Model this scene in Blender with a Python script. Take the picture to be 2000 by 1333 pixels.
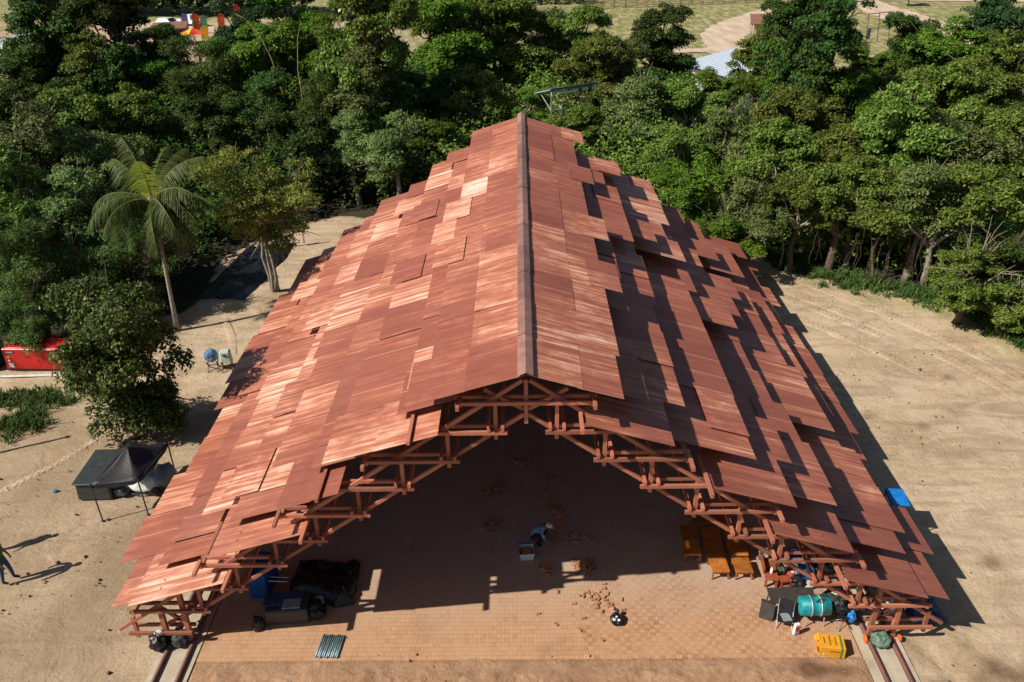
import bpy, bmesh, math, random
import numpy as np
from mathutils import Vector, Matrix, noise as mnoise

scene = bpy.context.scene
for o in list(bpy.data.objects): bpy.data.objects.remove(o)
R = math.radians
random.seed(7); rng = np.random.default_rng(7)
col = scene.collection

# ------------------------------------------------------------------ camera, sky, sun, exposure
cam_d = bpy.data.cameras.new('camera'); cam = bpy.data.objects.new('camera', cam_d); col.objects.link(cam)
cam_d.sensor_width = 36; cam_d.lens = 29.19; cam_d.clip_start = 0.1; cam_d.clip_end = 6000
CX = (0.99984187, 0.00538757, -0.01694742); CU = (0.01227253, 0.48063815, 0.87683314); CF = (-0.01286957, 0.87690247, -0.48049603)
cam.matrix_world = Matrix(((CX[0], CU[0], -CF[0], -0.059), (CX[1], CU[1], -CF[1], 0), (CX[2], CU[2], -CF[2], 18), (0, 0, 0, 1)))
scene.camera = cam
SUN_AZ, SUN_EL = R(23.5), R(42.5)          # shadows fall along (cos az, sin az)
world = bpy.data.worlds.new('World'); scene.world = world; world.use_nodes = True
wn = world.node_tree; wn.nodes.clear()
wo = wn.nodes.new('ShaderNodeOutputWorld'); wb = wn.nodes.new('ShaderNodeBackground'); ws = wn.nodes.new('ShaderNodeTexSky')
ws.sky_type = 'NISHITA'; ws.sun_disc = False; ws.sun_elevation = SUN_EL; ws.air_density = 1.0; ws.dust_density = 1.0
sd = Vector((math.cos(SUN_AZ) * math.cos(SUN_EL), math.sin(SUN_AZ) * math.cos(SUN_EL), -math.sin(SUN_EL)))  # light travel
ws.sun_rotation = math.atan2(-sd.x, -sd.y)
wb.inputs['Strength'].default_value = 0.05
wn.links.new(ws.outputs[0], wb.inputs[0]); wn.links.new(wb.outputs[0], wo.inputs[0])
sl = bpy.data.lights.new('sun', 'SUN'); sl.energy = 5.0; sl.angle = R(0.5); sl.color = (1.0, 0.93, 0.82)
so = bpy.data.objects.new('sun', sl); col.objects.link(so); so.location = (-30, -10, 60)
so.rotation_euler = sd.to_track_quat('-Z', 'Y').to_euler()
cy = scene.cycles; cy.max_bounces = 4; cy.diffuse_bounces = 3; cy.glossy_bounces = 2; cy.transmission_bounces = 3; cy.transparent_max_bounces = 4
vs = scene.view_settings; vs.view_transform = 'Standard'; vs.look = 'None'; vs.exposure = 0.36; vs.gamma = 1.0; vs.use_curve_mapping = False

# ------------------------------------------------------------------ helpers
def tag(o, label=None, cat=None, group=None, kind=None):
    if label: o['label'] = label
    if cat: o['category'] = cat
    if group: o['group'] = group
    if kind: o['kind'] = kind
    return o
def empty(name, loc=(0, 0, 0), rz=0, parent=None, **k):
    o = bpy.data.objects.new(name, None); col.objects.link(o); o.location = loc; o.rotation_euler = (0, 0, rz); o.parent = parent
    o.empty_display_size = .2
    return tag(o, **k)
def link(name, me, mat=None, parent=None, loc=(0, 0, 0), rot=(0, 0, 0), scale=(1, 1, 1), **k):
    o = bpy.data.objects.new(name, me); col.objects.link(o); o.parent = parent
    o.location = loc; o.rotation_euler = rot; o.scale = scale
    if mat and me.materials.find(mat.name) < 0: me.materials.append(mat)
    return tag(o, **k)
def mesh_np(name, v, f, smooth=False):
    me = bpy.data.meshes.new(name); v = np.asarray(v, 'f4'); f = np.asarray(f, 'i4'); n = f.shape[1]
    me.vertices.add(len(v)); me.vertices.foreach_set('co', v.ravel())
    me.loops.add(f.size); me.loops.foreach_set('vertex_index', f.ravel())
    me.polygons.add(len(f)); me.polygons.foreach_set('loop_start', np.arange(0, f.size, n, dtype='i4'))
    me.polygons.foreach_set('loop_total', np.full(len(f), n, 'i4'))
    if smooth: me.polygons.foreach_set('use_smooth', np.ones(len(f), bool))
    me.update(calc_edges=True); return me
class MB:
    def __init__(s): s.bm = bmesh.new()
    def box(s, c, d, rot=None, taper=1.0):
        h = [x / 2 for x in d]; vs_ = []
        for z in (-1, 1):
            t = taper if z > 0 else 1
            for x, y in ((-1, -1), (1, -1), (1, 1), (-1, 1)):
                p = Vector((x * h[0] * t, y * h[1] * t, z * h[2]))
                if rot is not None: p = rot @ p
                vs_.append(s.bm.verts.new(p + Vector(c)))
        for q in ((3, 2, 1, 0), (4, 5, 6, 7), (0, 1, 5, 4), (1, 2, 6, 5), (2, 3, 7, 6), (3, 0, 4, 7)): s.bm.faces.new([vs_[i] for i in q])
        return s
    def bar(s, a, b, w, h):
        a, b = Vector(a), Vector(b); d = b - a; L = d.length
        x = d.normalized(); up = Vector((0, 0, 1)) if abs(x.z) < .95 else Vector((0, 1, 0))
        y = up.cross(x).normalized(); z = x.cross(y)
        s.box((a + b) / 2, (L, w, h), Matrix((x, y, z)).transposed()); return s
    def tube(s, pts, rad, n=8, cap=True):
        pts = [Vector(p) for p in pts]; rad = rad if hasattr(rad, '__len__') else [rad] * len(pts); rings = []
        for i, p in enumerate(pts):
            d = (pts[min(i + 1, len(pts) - 1)] - pts[max(i - 1, 0)]).normalized()
            u = Vector((0, 0, 1)) if abs(d.z) < .9 else Vector((1, 0, 0))
            a = d.cross(u).normalized(); b = d.cross(a)
            rings.append([s.bm.verts.new(p + (a * math.cos(t) + b * math.sin(t)) * rad[i]) for t in [2 * math.pi * k / n for k in range(n)]])
        for r0, r1 in zip(rings, rings[1:]):
            for k in range(n): s.bm.faces.new((r0[k], r0[(k + 1) % n], r1[(k + 1) % n], r1[k]))
        if cap: s.bm.faces.new(rings[0][::-1]); s.bm.faces.new(rings[-1])
        return s
    def lathe(s, prof, n=16, c=(0, 0, 0), rot=None):
        rings = []
        for r, z in prof:
            ring = []
            for k in range(n):
                t = 2 * math.pi * k / n; p = Vector((r * math.cos(t), r * math.sin(t), z))
                if rot is not None: p = rot @ p
                ring.append(s.bm.verts.new(p + Vector(c)))
            rings.append(ring)
        for r0, r1 in zip(rings, rings[1:]):
            for k in range(n): s.bm.faces.new((r0[k], r0[(k + 1) % n], r1[(k + 1) % n], r1[k]))
        s.bm.faces.new(rings[0][::-1]); s.bm.faces.new(rings[-1]); return s
    def blob(s, c, d, seed=0, sub=3, amp=.25, freq=2.2, floor=None):
        r = bmesh.ops.create_icosphere(s.bm, subdivisions=sub, radius=1.0)
        for v in r['verts']:
            p = v.co.copy(); n1 = mnoise.noise(p * freq + Vector((seed * 7.3, seed, 3))); n2 = mnoise.noise(p * freq * 2.7 + Vector((seed, 5, seed * 3.1)))
            p *= 1 + amp * n1 + amp * .5 * n2
            p = Vector((p.x * d[0] / 2, p.y * d[1] / 2, p.z * d[2] / 2)) + Vector(c)
            if floor is not None and p.z < floor: p.z = floor + .002
            v.co = p
        return s
    def quad(s, *p): s.bm.faces.new([s.bm.verts.new(q) for q in p]); return s
    def mesh(s, name, smooth=False, bevel=0):
        if bevel: bmesh.ops.bevel(s.bm, geom=s.bm.edges[:], offset=bevel, segments=1, affect='EDGES')
        bmesh.ops.recalc_face_normals(s.bm, faces=s.bm.faces[:])
        me = bpy.data.meshes.new(name); s.bm.to_mesh(me); s.bm.free()
        if smooth:
            for q in me.polygons: q.use_smooth = True
        return me
    def build(s, name, mat, parent=None, smooth=False, bevel=0, **k): return link(name, s.mesh(name, smooth, bevel), mat, parent, **k)

# ------------------------------------------------------------------ materials
class NT:
    def __init__(s, name):
        s.m = bpy.data.materials.new(name); s.m.use_nodes = True; s.t = s.m.node_tree; s.p = s.t.nodes['Principled BSDF']
    def n(s, typ, **k):
        x = s.t.nodes.new(typ)
        for a, b in k.items(): setattr(x, a, b)
        return x
    def l(s, a, b): s.t.links.new(a, b)
    def co(s, which='Object', scale=(1, 1, 1), rand=False):
        tc = s.n('ShaderNodeTexCoord'); mp = s.n('ShaderNodeMapping'); mp.inputs['Scale'].default_value = scale
        s.l(tc.outputs[which], mp.inputs[0])
        if rand:
            oi = s.n('ShaderNodeObjectInfo'); mu = s.n('ShaderNodeMath', operation='MULTIPLY'); mu.inputs[1].default_value = 57
            s.l(oi.outputs['Random'], mu.inputs[0]); cb = s.n('ShaderNodeCombineXYZ'); s.l(mu.outputs[0], cb.inputs[0]); s.l(mu.outputs[0], cb.inputs[1])
            s.l(cb.outputs[0], mp.inputs['Location'])
        return mp.outputs[0]
    def pos(s, scale=(1, 1, 1), rot=(0, 0, 0)):
        g = s.n('ShaderNodeNewGeometry'); mp = s.n('ShaderNodeMapping'); mp.inputs['Scale'].default_value = scale; mp.inputs['Rotation'].default_value = rot
        s.l(g.outputs['Position'], mp.inputs[0]); return mp.outputs[0]
    def noise(s, v, sc, det=3, rough=.55, dist=0):
        x = s.n('ShaderNodeTexNoise'); x.inputs['Scale'].default_value = sc; x.inputs['Detail'].default_value = det; x.inputs['Roughness'].default_value = rough
        x.inputs['Distortion'].default_value = dist; s.l(v, x.inputs['Vector']); return x.outputs['Fac']
    def ramp(s, f, stops, interp='LINEAR'):
        x = s.n('ShaderNodeValToRGB'); e = x.color_ramp.elements; x.color_ramp.interpolation = interp
        while len(e) < len(stops): e.new(.5)
        for i, (p_, c) in enumerate(stops):
            e[i].position = p_; e[i].color = (*c, 1) if hasattr(c, '__len__') else (c, c, c, 1)
        s.l(f, x.inputs[0]); return x.outputs[0]
    def mix(s, f, a, b, mode='MIX'):
        x = s.n('ShaderNodeMix', data_type='RGBA', blend_type=mode)
        for val, i in ((f, 0), (a, 6), (b, 7)):
            if hasattr(val, 'is_output'): s.l(val, x.inputs[i])
            elif i == 0: x.inputs[0].default_value = val
            else: x.inputs[i].default_value = (*val, 1)
        return x.outputs[2]
    def math(s, op, a, b=0.0, clamp=False):
        x = s.n('ShaderNodeMath', operation=op, use_clamp=clamp)
        for v, i in ((a, 0), (b, 1)):
            if hasattr(v, 'is_output'): s.l(v, x.inputs[i])
            else: x.inputs[i].default_value = v
        return x.outputs[0]
    def bump(s, h, st=.3, d=.02):
        x = s.n('ShaderNodeBump'); x.inputs['Strength'].default_value = st; x.inputs['Distance'].default_value = d
        s.l(h, x.inputs['Height']); s.l(x.outputs[0], s.p.inputs['Normal'])
    def out(s, colr=None, rough=None, metal=None, spec=None):
        for v, nm in ((colr, 'Base Color'), (rough, 'Roughness'), (metal, 'Metallic'), (spec, 'Specular IOR Level')):
            if v is None: continue
            if hasattr(v, 'is_output'): s.l(v, s.p.inputs[nm])
            else: s.p.inputs[nm].default_value = (*v, 1) if hasattr(v, '__len__') else v
        return s.m

def plain(name, c, rough=.6, metal=0, var=.18, sc=6, bump=0, spec=.4):
    t = NT(name); nz = t.noise(t.co('Object', rand=True), sc, 4)
    dk = tuple(x * (1 - var) for x in c); lt = tuple(min(1, x * (1 + var)) for x in c)
    cc = t.ramp(nz, ((.3, dk), (.7, lt)))
    if name in ('ridge_metal', 'wood_orange', 'pipe_grey', 'brick_loose'):
        oi = t.n('ShaderNodeObjectInfo'); hs = t.n('ShaderNodeHueSaturation'); t.l(cc, hs.inputs['Color']); t.l(t.math('ADD', t.math('MULTIPLY', oi.outputs['Random'], .5), .75), hs.inputs['Value']); cc = hs.outputs[0]
    if bump: t.bump(t.noise(t.co('Object'), sc * 3, 4), bump, .02)
    return t.out(cc, t.ramp(nz, ((.3, max(0, rough - .08)), (.7, min(1, rough + .08)))), metal, spec)

M = {}
for nm, c, r_, kw in (
    ('black_cloth', (.012, .012, .015), .55, dict(bump=.4)), ('black_plastic', (.010, .011, .013), .3, dict(bump=.8, sc=5)),
    ('charcoal_tarp', (.035, .042, .042), .45, dict(bump=.5, sc=4)), ('blue_plastic', (.01, .09, .32), .4, {}), ('bright_blue', (.01, .16, .5), .4, {}),
    ('blue_sheet', (.025, .06, .12), .4, dict(bump=.7, sc=4)), ('white_plastic', (.62, .64, .62), .4, dict(bump=.4)), ('grey_sheet', (.22, .24, .26), .5, dict(bump=.6, sc=4)),
    ('steel', (.33, .36, .36), .38, dict(metal=.8)), ('pipe_grey', (.17, .24, .26), .42, dict(metal=.3, var=.3)), ('dark_steel', (.05, .05, .055), .5, dict(metal=.4)),
    ('wood_orange', (.34, .12, .026), .38, dict(var=.35, sc=5)), ('wood_red', (.28, .07, .03), .45, dict(var=.3)), ('table_black', (.045, .04, .037), .5, {}),
    ('teal_paint', (.012, .24, .27), .4, dict(var=.4, sc=5)), ('yellow_card', (.62, .28, .015), .6, dict(var=.12)), ('green_print', (.03, .2, .03), .6, {}), ('ink', (.16, .08, .012), .6, {}),
    ('green_sack', (.10, .17, .125), .6, dict(bump=.8, sc=8, var=.4)), ('olive_cloth', (.06, .075, .035), .8, {}), ('red_paint', (.52, .02, .02), .35, {}),
    ('teal_box', (.01, .12, .13), .4, {}), ('orange_flag', (.8, .12, .03), .6, {}), ('red_flag', (.6, .02, .015), .6, {}), ('white_flag', (.7, .68, .66), .6, {}),
    ('green_flag', (.15, .4, .2), .6, {}), ('purple_flag', (.22, .18, .5), .6, {}), ('yellow_flag', (.85, .5, .02), .6, {}), ('car_white', (.75, .77, .8), .2, {}),
    ('glass_dark', (.015, .02, .025), .08, {}), ('rubber', (.015, .015, .015), .8, {}), ('skin', (.23, .11, .065), .6, {}), ('jeans', (.03, .06, .13), .85, {}),
    ('dark_trousers', (.015, .017, .022), .85, {}), ('green_shirt', (.035, .13, .04), .85, {}), ('red_shirt', (.35, .05, .04), .85, {}), ('cap_white', (.5, .47, .43), .8, {}),
    ('bark', (.10, .075, .052), .9, dict(bump=.8, var=.4, sc=9)), ('bark_pale', (.27, .23, .18), .9, dict(bump=.5, var=.35, sc=9)), ('palm_bark', (.27, .25, .21), .9, dict(bump=.6, var=.25, sc=9)),
    ('frond_rib', (.16, .15, .045), .6, {}), ('bamboo_stalk', (.36, .28, .12), .7, dict(var=.4)), ('roof_blue', (.50, .58, .66), .45, dict(var=.1)), ('wall_white', (.72, .72, .70), .7, dict(var=.06)),
    ('pv_blue', (.05, .12, .2), .25, {}), ('galv', (.55, .57, .58), .45, dict(metal=.5)), ('hut_brown', (.20, .10, .065), .8, {}), ('concrete', (.40, .34, .255), .85, dict(var=.2, sc=2, bump=.25)),
    ('brick_loose', (.40, .195, .11), .85, dict(var=.3, sc=2)), ('cooler_white', (.42, .5, .47), .45, {}), ('cooler_blue', (.08, .17, .32), .35, dict(bump=.8, sc=8)),
    ('fence_brown', (.17, .12, .07), .9, {}), ('rail_red', (.12, .045, .032), .55, dict(var=.35, sc=3)), ('orange_plastic', (.75, .14, .02), .5, {}), ('ridge_metal', (.30, .155, .125), .42, dict(metal=.15, var=.22, sc=3))):
    M[nm] = plain(nm, c, r_, **kw)

def mk_timber():
    t = NT('timber_red'); v = t.co('Object', (1, 1, 1), rand=True)
    g = t.noise(t.pos((.8, .8, .8)), 7, 5); f = t.noise(t.pos((1, 1, 1)), 1.3, 3)
    oi = t.n('ShaderNodeObjectInfo')
    c = t.mix(t.math('MULTIPLY_ADD', g, .8), (.23, .072, .045), (.37, .135, .082))
    c = t.mix(t.ramp(f, ((.5, 0.), (.75, .5))), c, (.42, .2, .135))
    hs = t.n('ShaderNodeHueSaturation'); t.l(c, hs.inputs['Color']); t.l(t.math('MULTIPLY_ADD', oi.outputs['Random'], .35), hs.inputs['Value'])
    hs.inputs['Value'].default_value = 1
    mm = t.math('ADD', t.math('MULTIPLY', oi.outputs['Random'], .6), .68); t.l(mm, hs.inputs['Value'])
    t.bump(g, .25, .01); return t.out(hs.outputs[0], .55)
M['timber'] = mk_timber()

def mk_sheet():
    t = NT('corrugated_sheet'); oi = t.n('ShaderNodeObjectInfo'); sc = t.n('ShaderNodeSeparateColor'); t.l(oi.outputs['Color'], sc.inputs[0])
    tc = t.n('ShaderNodeTexCoord'); sx = t.n('ShaderNodeSeparateXYZ'); t.l(tc.outputs['UV'], sx.inputs[0])
    # two sheets side by side make up one panel; each takes its own tone
    half = t.math('FLOOR', t.math('MULTIPLY', sx.outputs[1], 2.0)); wn_ = t.n('ShaderNodeTexWhiteNoise', noise_dimensions='2D'); cb = t.n('ShaderNodeCombineXYZ')
    t.l(half, cb.inputs[0]); t.l(oi.outputs['Random'], cb.inputs[1]); t.l(cb.outputs[0], wn_.inputs[0]); rnd = wn_.outputs['Value']
    cv = t.n('ShaderNodeCombineXYZ'); t.l(t.math('MULTIPLY', sx.outputs[0], .55), cv.inputs[0]); t.l(t.math('MULTIPLY', sx.outputs[1], 9.0), cv.inputs[1]); t.l(t.math('MULTIPLY', oi.outputs['Random'], 91.0), cv.inputs[2])
    st = t.noise(cv.outputs[0], 1.6, 4, .6)                      # streaks running down the slope
    cv2 = t.n('ShaderNodeCombineXYZ'); t.l(t.math('MULTIPLY', sx.outputs[0], 1.0), cv2.inputs[0]); t.l(t.math('MULTIPLY', sx.outputs[1], 2.0), cv2.inputs[1]); t.l(t.math('MULTIPLY', oi.outputs['Random'], 37.0), cv2.inputs[2])
    bl = t.noise(cv2.outputs[0], 3.5, 5, .65)                    # blotches
    wear_glare = t.ramp(t.noise(t.pos((.8, .8, .8)), .30, 5, .6, .4), ((.44, 0.), (.66, 1.)))            # weathered areas across neighbouring sheets, whitened further to paint in sun glare
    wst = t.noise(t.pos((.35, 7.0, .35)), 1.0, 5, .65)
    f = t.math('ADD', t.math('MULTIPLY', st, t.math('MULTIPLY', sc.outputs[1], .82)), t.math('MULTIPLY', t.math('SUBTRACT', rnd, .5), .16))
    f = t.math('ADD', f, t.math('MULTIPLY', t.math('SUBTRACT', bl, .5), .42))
    f = t.math('ADD', f, t.math('MULTIPLY', wear_glare, t.math('MULTIPLY', t.math('SUBTRACT', wst, .39), 1.6)))
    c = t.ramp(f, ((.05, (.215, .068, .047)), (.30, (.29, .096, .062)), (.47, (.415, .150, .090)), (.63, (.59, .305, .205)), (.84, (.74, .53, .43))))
    line = t.math('LESS_THAN', t.math('ABSOLUTE', t.math('SUBTRACT', t.math('FRACT', t.math('MULTIPLY', sx.outputs[1], 2.0)), .5)), .487)
    c = t.mix(t.math('MAXIMUM', line, t.math('LESS_THAN', rnd, .55)), (.52, .30, .21), c)
    ro = t.math('ADD', t.math('MULTIPLY', sc.outputs[0], .5), t.math('MULTIPLY', t.math('SUBTRACT', bl, .5), .30), True)
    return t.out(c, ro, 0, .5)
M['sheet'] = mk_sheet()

def mk_leaf(name, a, b, c, trans=.25, rough=.5, spec=.3):
    t = NT(name); g = t.n('ShaderNodeNewGeometry'); oi = t.n('ShaderNodeObjectInfo')
    f = t.math('ADD', t.math('MULTIPLY', g.outputs['Random Per Island'], .55), t.math('MULTIPLY', t.noise(t.pos((1, 1, 1)), .55, 3), .55))
    cc = t.ramp(f, ((.18, a), (.52, b), (.92, c)))
    hs = t.n('ShaderNodeHueSaturation'); t.l(cc, hs.inputs['Color'])
    t.l(t.math('ADD', t.math('MULTIPLY', oi.outputs['Random'], .05), .475), hs.inputs['Hue']); t.l(t.math('ADD', t.math('MULTIPLY', oi.outputs['Random'], .5), .64), hs.inputs['Value'])
    t.out(hs.outputs[0], rough, 0, spec)
    tr = t.n('ShaderNodeBsdfTranslucent'); t.l(hs.outputs[0], tr.inputs[0]); mx = t.n('ShaderNodeMixShader'); mx.inputs[0].default_value = trans
    t.l(t.p.outputs[0], mx.inputs[1]); t.l(tr.outputs[0], mx.inputs[2]); t.l(mx.outputs[0], t.t.nodes['Material Output'].inputs[0]); return t.m
LEAF = [mk_leaf('leaf_dark', (.014, .034, .007), (.044, .088, .016), (.12, .185, .036), .2, .55, .12),
        mk_leaf('leaf_olive', (.028, .056, .008), (.118, .185, .026), (.28, .35, .078), .24, .55, .12),  # palest tone also paints in glossy leaf highlights, as in leaf_grey
        mk_leaf('leaf_bright', (.026, .072, .008), (.095, .195, .018), (.25, .37, .05), .28, .55, .12),
        mk_leaf('leaf_grey', (.034, .062, .015), (.128, .180, .048), (.29, .34, .12), .22, .55, .15),
        mk_leaf('leaf_feather', (.022, .058, .012), (.078, .155, .032), (.20, .29, .080), .24, .55, .12),
        mk_leaf('leaf_blue', (.012, .038, .012), (.036, .090, .028), (.09, .17, .055), .2, .55, .12)]
M['leaf_glossy'] = mk_leaf('leaf_glossy', (.020, .048, .009), (.062, .110, .020), (.21, .25, .06), .25, .45, .2)
M['leaf_gold'] = mk_leaf('leaf_gold', (.065, .090, .013), (.19, .225, .036), (.40, .43, .12), .3, .6, .15)
M['palm_leaf'] = mk_leaf('palm_leaf', (.030, .055, .012), (.072, .112, .024), (.15, .19, .05), .28, .5, .12)
M['palm_young'] = mk_leaf('palm_young', (.12, .16, .02), (.25, .30, .03), (.42, .42, .05), .3)
M['palm_dead'] = mk_leaf('palm_dead', (.06, .045, .025), (.12, .085, .05), (.18, .14, .09), .1)
M['grass'] = mk_leaf('grass_blade', (.03, .065, .015), (.07, .13, .028), (.16, .22, .06), .3, .6, .12)

def mk_ground():
    t = NT('sand_ground'); at = t.n('ShaderNodeVertexColor', layer_name='zone'); sc = t.n('ShaderNodeSeparateColor'); t.l(at.outputs[0], sc.inputs[0])
    big = t.noise(t.pos(), .22, 5, .6); mid = t.noise(t.pos(), .9, 8, .68, .6); fin = t.noise(t.pos(), 9, 5, .7)
    strk = t.noise(t.pos((.3, 1.2, 1), (0, 0, R(-52))), .9, 3, .6, 1.5)
    c = t.ramp(mid, ((.25, (.29, .205, .125)), (.5, (.425, .315, .205)), (.75, (.54, .425, .295))))
    c = t.mix(t.ramp(big, ((.40, 0.), (.58, .85))), c, (.50, .39, .27))
    c = t.mix(t.ramp(strk, ((.45, 0.), (.68, .6))), c, (.26, .19, .12))
    c = t.mix(t.ramp(fin, ((.30, .45), (.5, 0.))), c, (.20, .14, .085))
    tex = t.math('ADD', t.math('MULTIPLY', mid, .6), t.math('MULTIPLY', fin, .5))
    red = t.ramp(tex, ((.3, (.20, .105, .058)), (.55, (.34, .20, .118)), (.8, (.46, .30, .195))))
    c = t.mix(sc.outputs[0], c, red)
    gn = t.noise(t.pos((1, .35, 1)), 1.1, 6, .7); gr = t.ramp(gn, ((.3, (.11, .12, .04)), (.46, (.20, .20, .075)), (.57, (.33, .285, .15)), (.68, (.50, .42, .29))))
    c = t.mix(sc.outputs[1], c, gr)
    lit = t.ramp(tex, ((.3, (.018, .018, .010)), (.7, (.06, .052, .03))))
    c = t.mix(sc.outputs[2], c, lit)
    dmp = t.n('ShaderNodeVertexColor', layer_name='damp'); ds = t.n('ShaderNodeSeparateColor'); t.l(dmp.outputs[0], ds.inputs[0])
    c = t.mix(t.math('MULTIPLY', ds.outputs[0], t.ramp(tex, ((.35, .5), (.65, 1.)))), c, (.115, .062, .034))
    c = t.mix(ds.outputs[1], c, t.mix(fin, (.17, .118, .07), (.31, .225, .14)))
    h = t.math('ADD', t.math('MULTIPLY', mid, 1.0), t.math('MULTIPLY', fin, .22)); h = t.math('ADD', h, t.math('MULTIPLY', strk, .15))
    t.bump(h, .9, .12); return t.out(c, .95, 0, .15)
M['ground'] = mk_ground()

def mk_road():
    t = NT('dirt_road'); a = t.noise(t.pos((1, .3, 1)), .8, 5); c = t.ramp(a, ((.3, (.40, .30, .21)), (.7, (.58, .47, .36))))
    t.bump(t.noise(t.pos(), 4, 4), .4, .05); return t.out(c, .95, 0, .1)
M['road'] = mk_road()

def mk_brick():
    t = NT('brick_floor'); tc = t.n('ShaderNodeNewGeometry'); sx = t.n('ShaderNodeSeparateXYZ'); t.l(tc.outputs['Position'], sx.inputs[0])
    S = 1 / .145
    u = t.math('MULTIPLY', sx.outputs[0], S); v = t.math('MULTIPLY', sx.outputs[1], S)
    cu, cv_ = t.math('FLOOR', u), t.math('FLOOR', v); fu, fv = t.math('FRACT', u), t.math('FRACT', v)
    par = t.math('ABSOLUTE', t.math('MODULO', t.math('ADD', cu, cv_), 2.0))
    # towards the left all bricks run the same way, towards the right they are woven
    wv = t.math('GREATER_THAN', t.math('ADD', sx.outputs[0], t.math('MULTIPLY', t.noise(t.pos(), .35, 2), 5.0)), 4.3)
    par = t.math('MULTIPLY', par, wv)
    a = t.math('ADD', t.math('MULTIPLY', fu, t.math('SUBTRACT', 1.0, par)), t.math('MULTIPLY', fv, par))
    b = t.math('ADD', t.math('MULTIPLY', fv, t.math('SUBTRACT', 1.0, par)), t.math('MULTIPLY', fu, par))
    a2 = t.math('MULTIPLY', a, 2.0); fa = t.math('FRACT', a2); ia = t.math('FLOOR', a2)
    ea = t.math('MINIMUM', fa, t.math('SUBTRACT', 1.0, fa)); eb = t.math('MINIMUM', b, t.math('SUBTRACT', 1.0, b))
    joint = t.math('MAXIMUM', t.math('LESS_THAN', ea, .10), t.math('LESS_THAN', eb, .045))
    wn_ = t.n('ShaderNodeTexWhiteNoise', noise_dimensions='3D'); cb = t.n('ShaderNodeCombineXYZ'); t.l(cu, cb.inputs[0]); t.l(cv_, cb.inputs[1]); t.l(ia, cb.inputs[2]); t.l(cb.outputs[0], wn_.inputs[0])
    wn2 = t.n('ShaderNodeTexWhiteNoise', noise_dimensions='2D'); cb2 = t.n('ShaderNodeCombineXYZ'); t.l(cu, cb2.inputs[0]); t.l(cv_, cb2.inputs[1]); t.l(cb2.outputs[0], wn2.inputs[0])
    tone = t.math('ADD', t.math('MULTIPLY', wn_.outputs['Value'], .35), t.math('MULTIPLY', wn2.outputs['Value'], .35)); tone = t.math('ADD', tone, t.math('MULTIPLY', par, .32))
    c = t.ramp(tone, ((.0, (.50, .305, .18)), (.45, (.435, .24, .132)), (.75, (.345, .17, .086)), (1., (.255, .112, .052))))
    dust = t.ramp(t.noise(t.pos(), .8, 7, .7), ((.36, .08), (.64, .78)))
    c = t.mix(t.math('MULTIPLY', joint, .55), c, (.20, .105, .06)); c = t.mix(dust, c, (.45, .275, .165))
    c = t.mix(t.ramp(t.noise(t.pos(), .5, 4), ((.58, 0.), (.72, .45))), c, (.26, .14, .08))
    # farther in, dusty bricks whose colour is also greyed to paint the hall's shade
    mr = t.n('ShaderNodeMapRange'); t.l(t.math('ADD', sx.outputs[1], t.math('MULTIPLY', t.noise(t.pos(), .6, 4), 3.0)), mr.inputs[0]); mr.inputs[1].default_value = 17.8; mr.inputs[2].default_value = 21.5
    c = t.mix(t.math('MULTIPLY', mr.outputs[0], .8), c, t.mix(t.noise(t.pos(), 1.5, 5), (.31, .26, .22), (.47, .41, .355)))
    h = t.math('SUBTRACT', t.math('MULTIPLY', wn_.outputs['Value'], .4), joint); t.bump(h, .6, .012)
    return t.out(c, .88, 0, .2)
M['brick_floor'] = mk_brick()
def mk_shirt():
    t = NT('blue_print_shirt'); a = t.noise(t.co('Object'), 22, 2); return t.out(t.ramp(a, ((.42, (.05, .13, .26)), (.55, (.08, .2, .36)), (.62, (.35, .45, .55)))), .85)
M['blue_shirt'] = mk_shirt()
# ------------------------------------------------------------------ ground
def axis(a): return np.unique(np.concatenate(a).round(3))
gx = axis([np.linspace(-2500, -260, 10), np.arange(-260, -60, 12), np.arange(-60, -26, 1.0), np.arange(-26, 26, .2), np.arange(26, 62, 1.0), np.arange(62, 260, 12), np.linspace(260, 2500, 10)])
gy = axis([np.linspace(-1500, -60, 8), np.arange(-60, 9, 5), np.arange(9, 50, .2), np.arange(50, 180, 1.0), np.arange(180, 320, 12), np.linspace(320, 3500, 12)])
GX, GY = np.meshgrid(gx, gy)
def fnoise(x, y, s, o=0.):
    out = np.zeros(x.size); xr, yr = x.ravel(), y.ravel()
    for k in range(x.size): out[k] = mnoise.noise((xr[k] * s + o, yr[k] * s - o, o * .37))
    return out.reshape(x.shape)
def vnoise(x, y, s, seed=0):          # fast value noise in numpy
    x = x * s + seed * 17.3; y = y * s - seed * 9.1; xi_, yi_ = np.floor(x), np.floor(y); fx, fy = x - xi_, y - yi_
    h = lambda a, b: np.modf(np.abs(np.sin(a * 127.1 + b * 311.7 + seed * 13.7) * 43758.5453))[0]
    sx, sy = fx * fx * (3 - 2 * fx), fy * fy * (3 - 2 * fy)
    return ((h(xi_, yi_) * (1 - sx) + h(xi_ + 1, yi_) * sx) * (1 - sy) + (h(xi_, yi_ + 1) * (1 - sx) + h(xi_ + 1, yi_ + 1) * sx) * sy) * 2 - 1
def in_poly(x, y, poly):
    r = np.zeros(x.shape, bool); n = len(poly)
    for i in range(n):
        x0, y0 = poly[i]; x1, y1 = poly[(i + 1) % n]
        c = ((y0 > y) != (y1 > y)) & (x < (x1 - x0) * (y - y0) / (y1 - y0 + 1e-9) + x0); r ^= c
    return r
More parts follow.
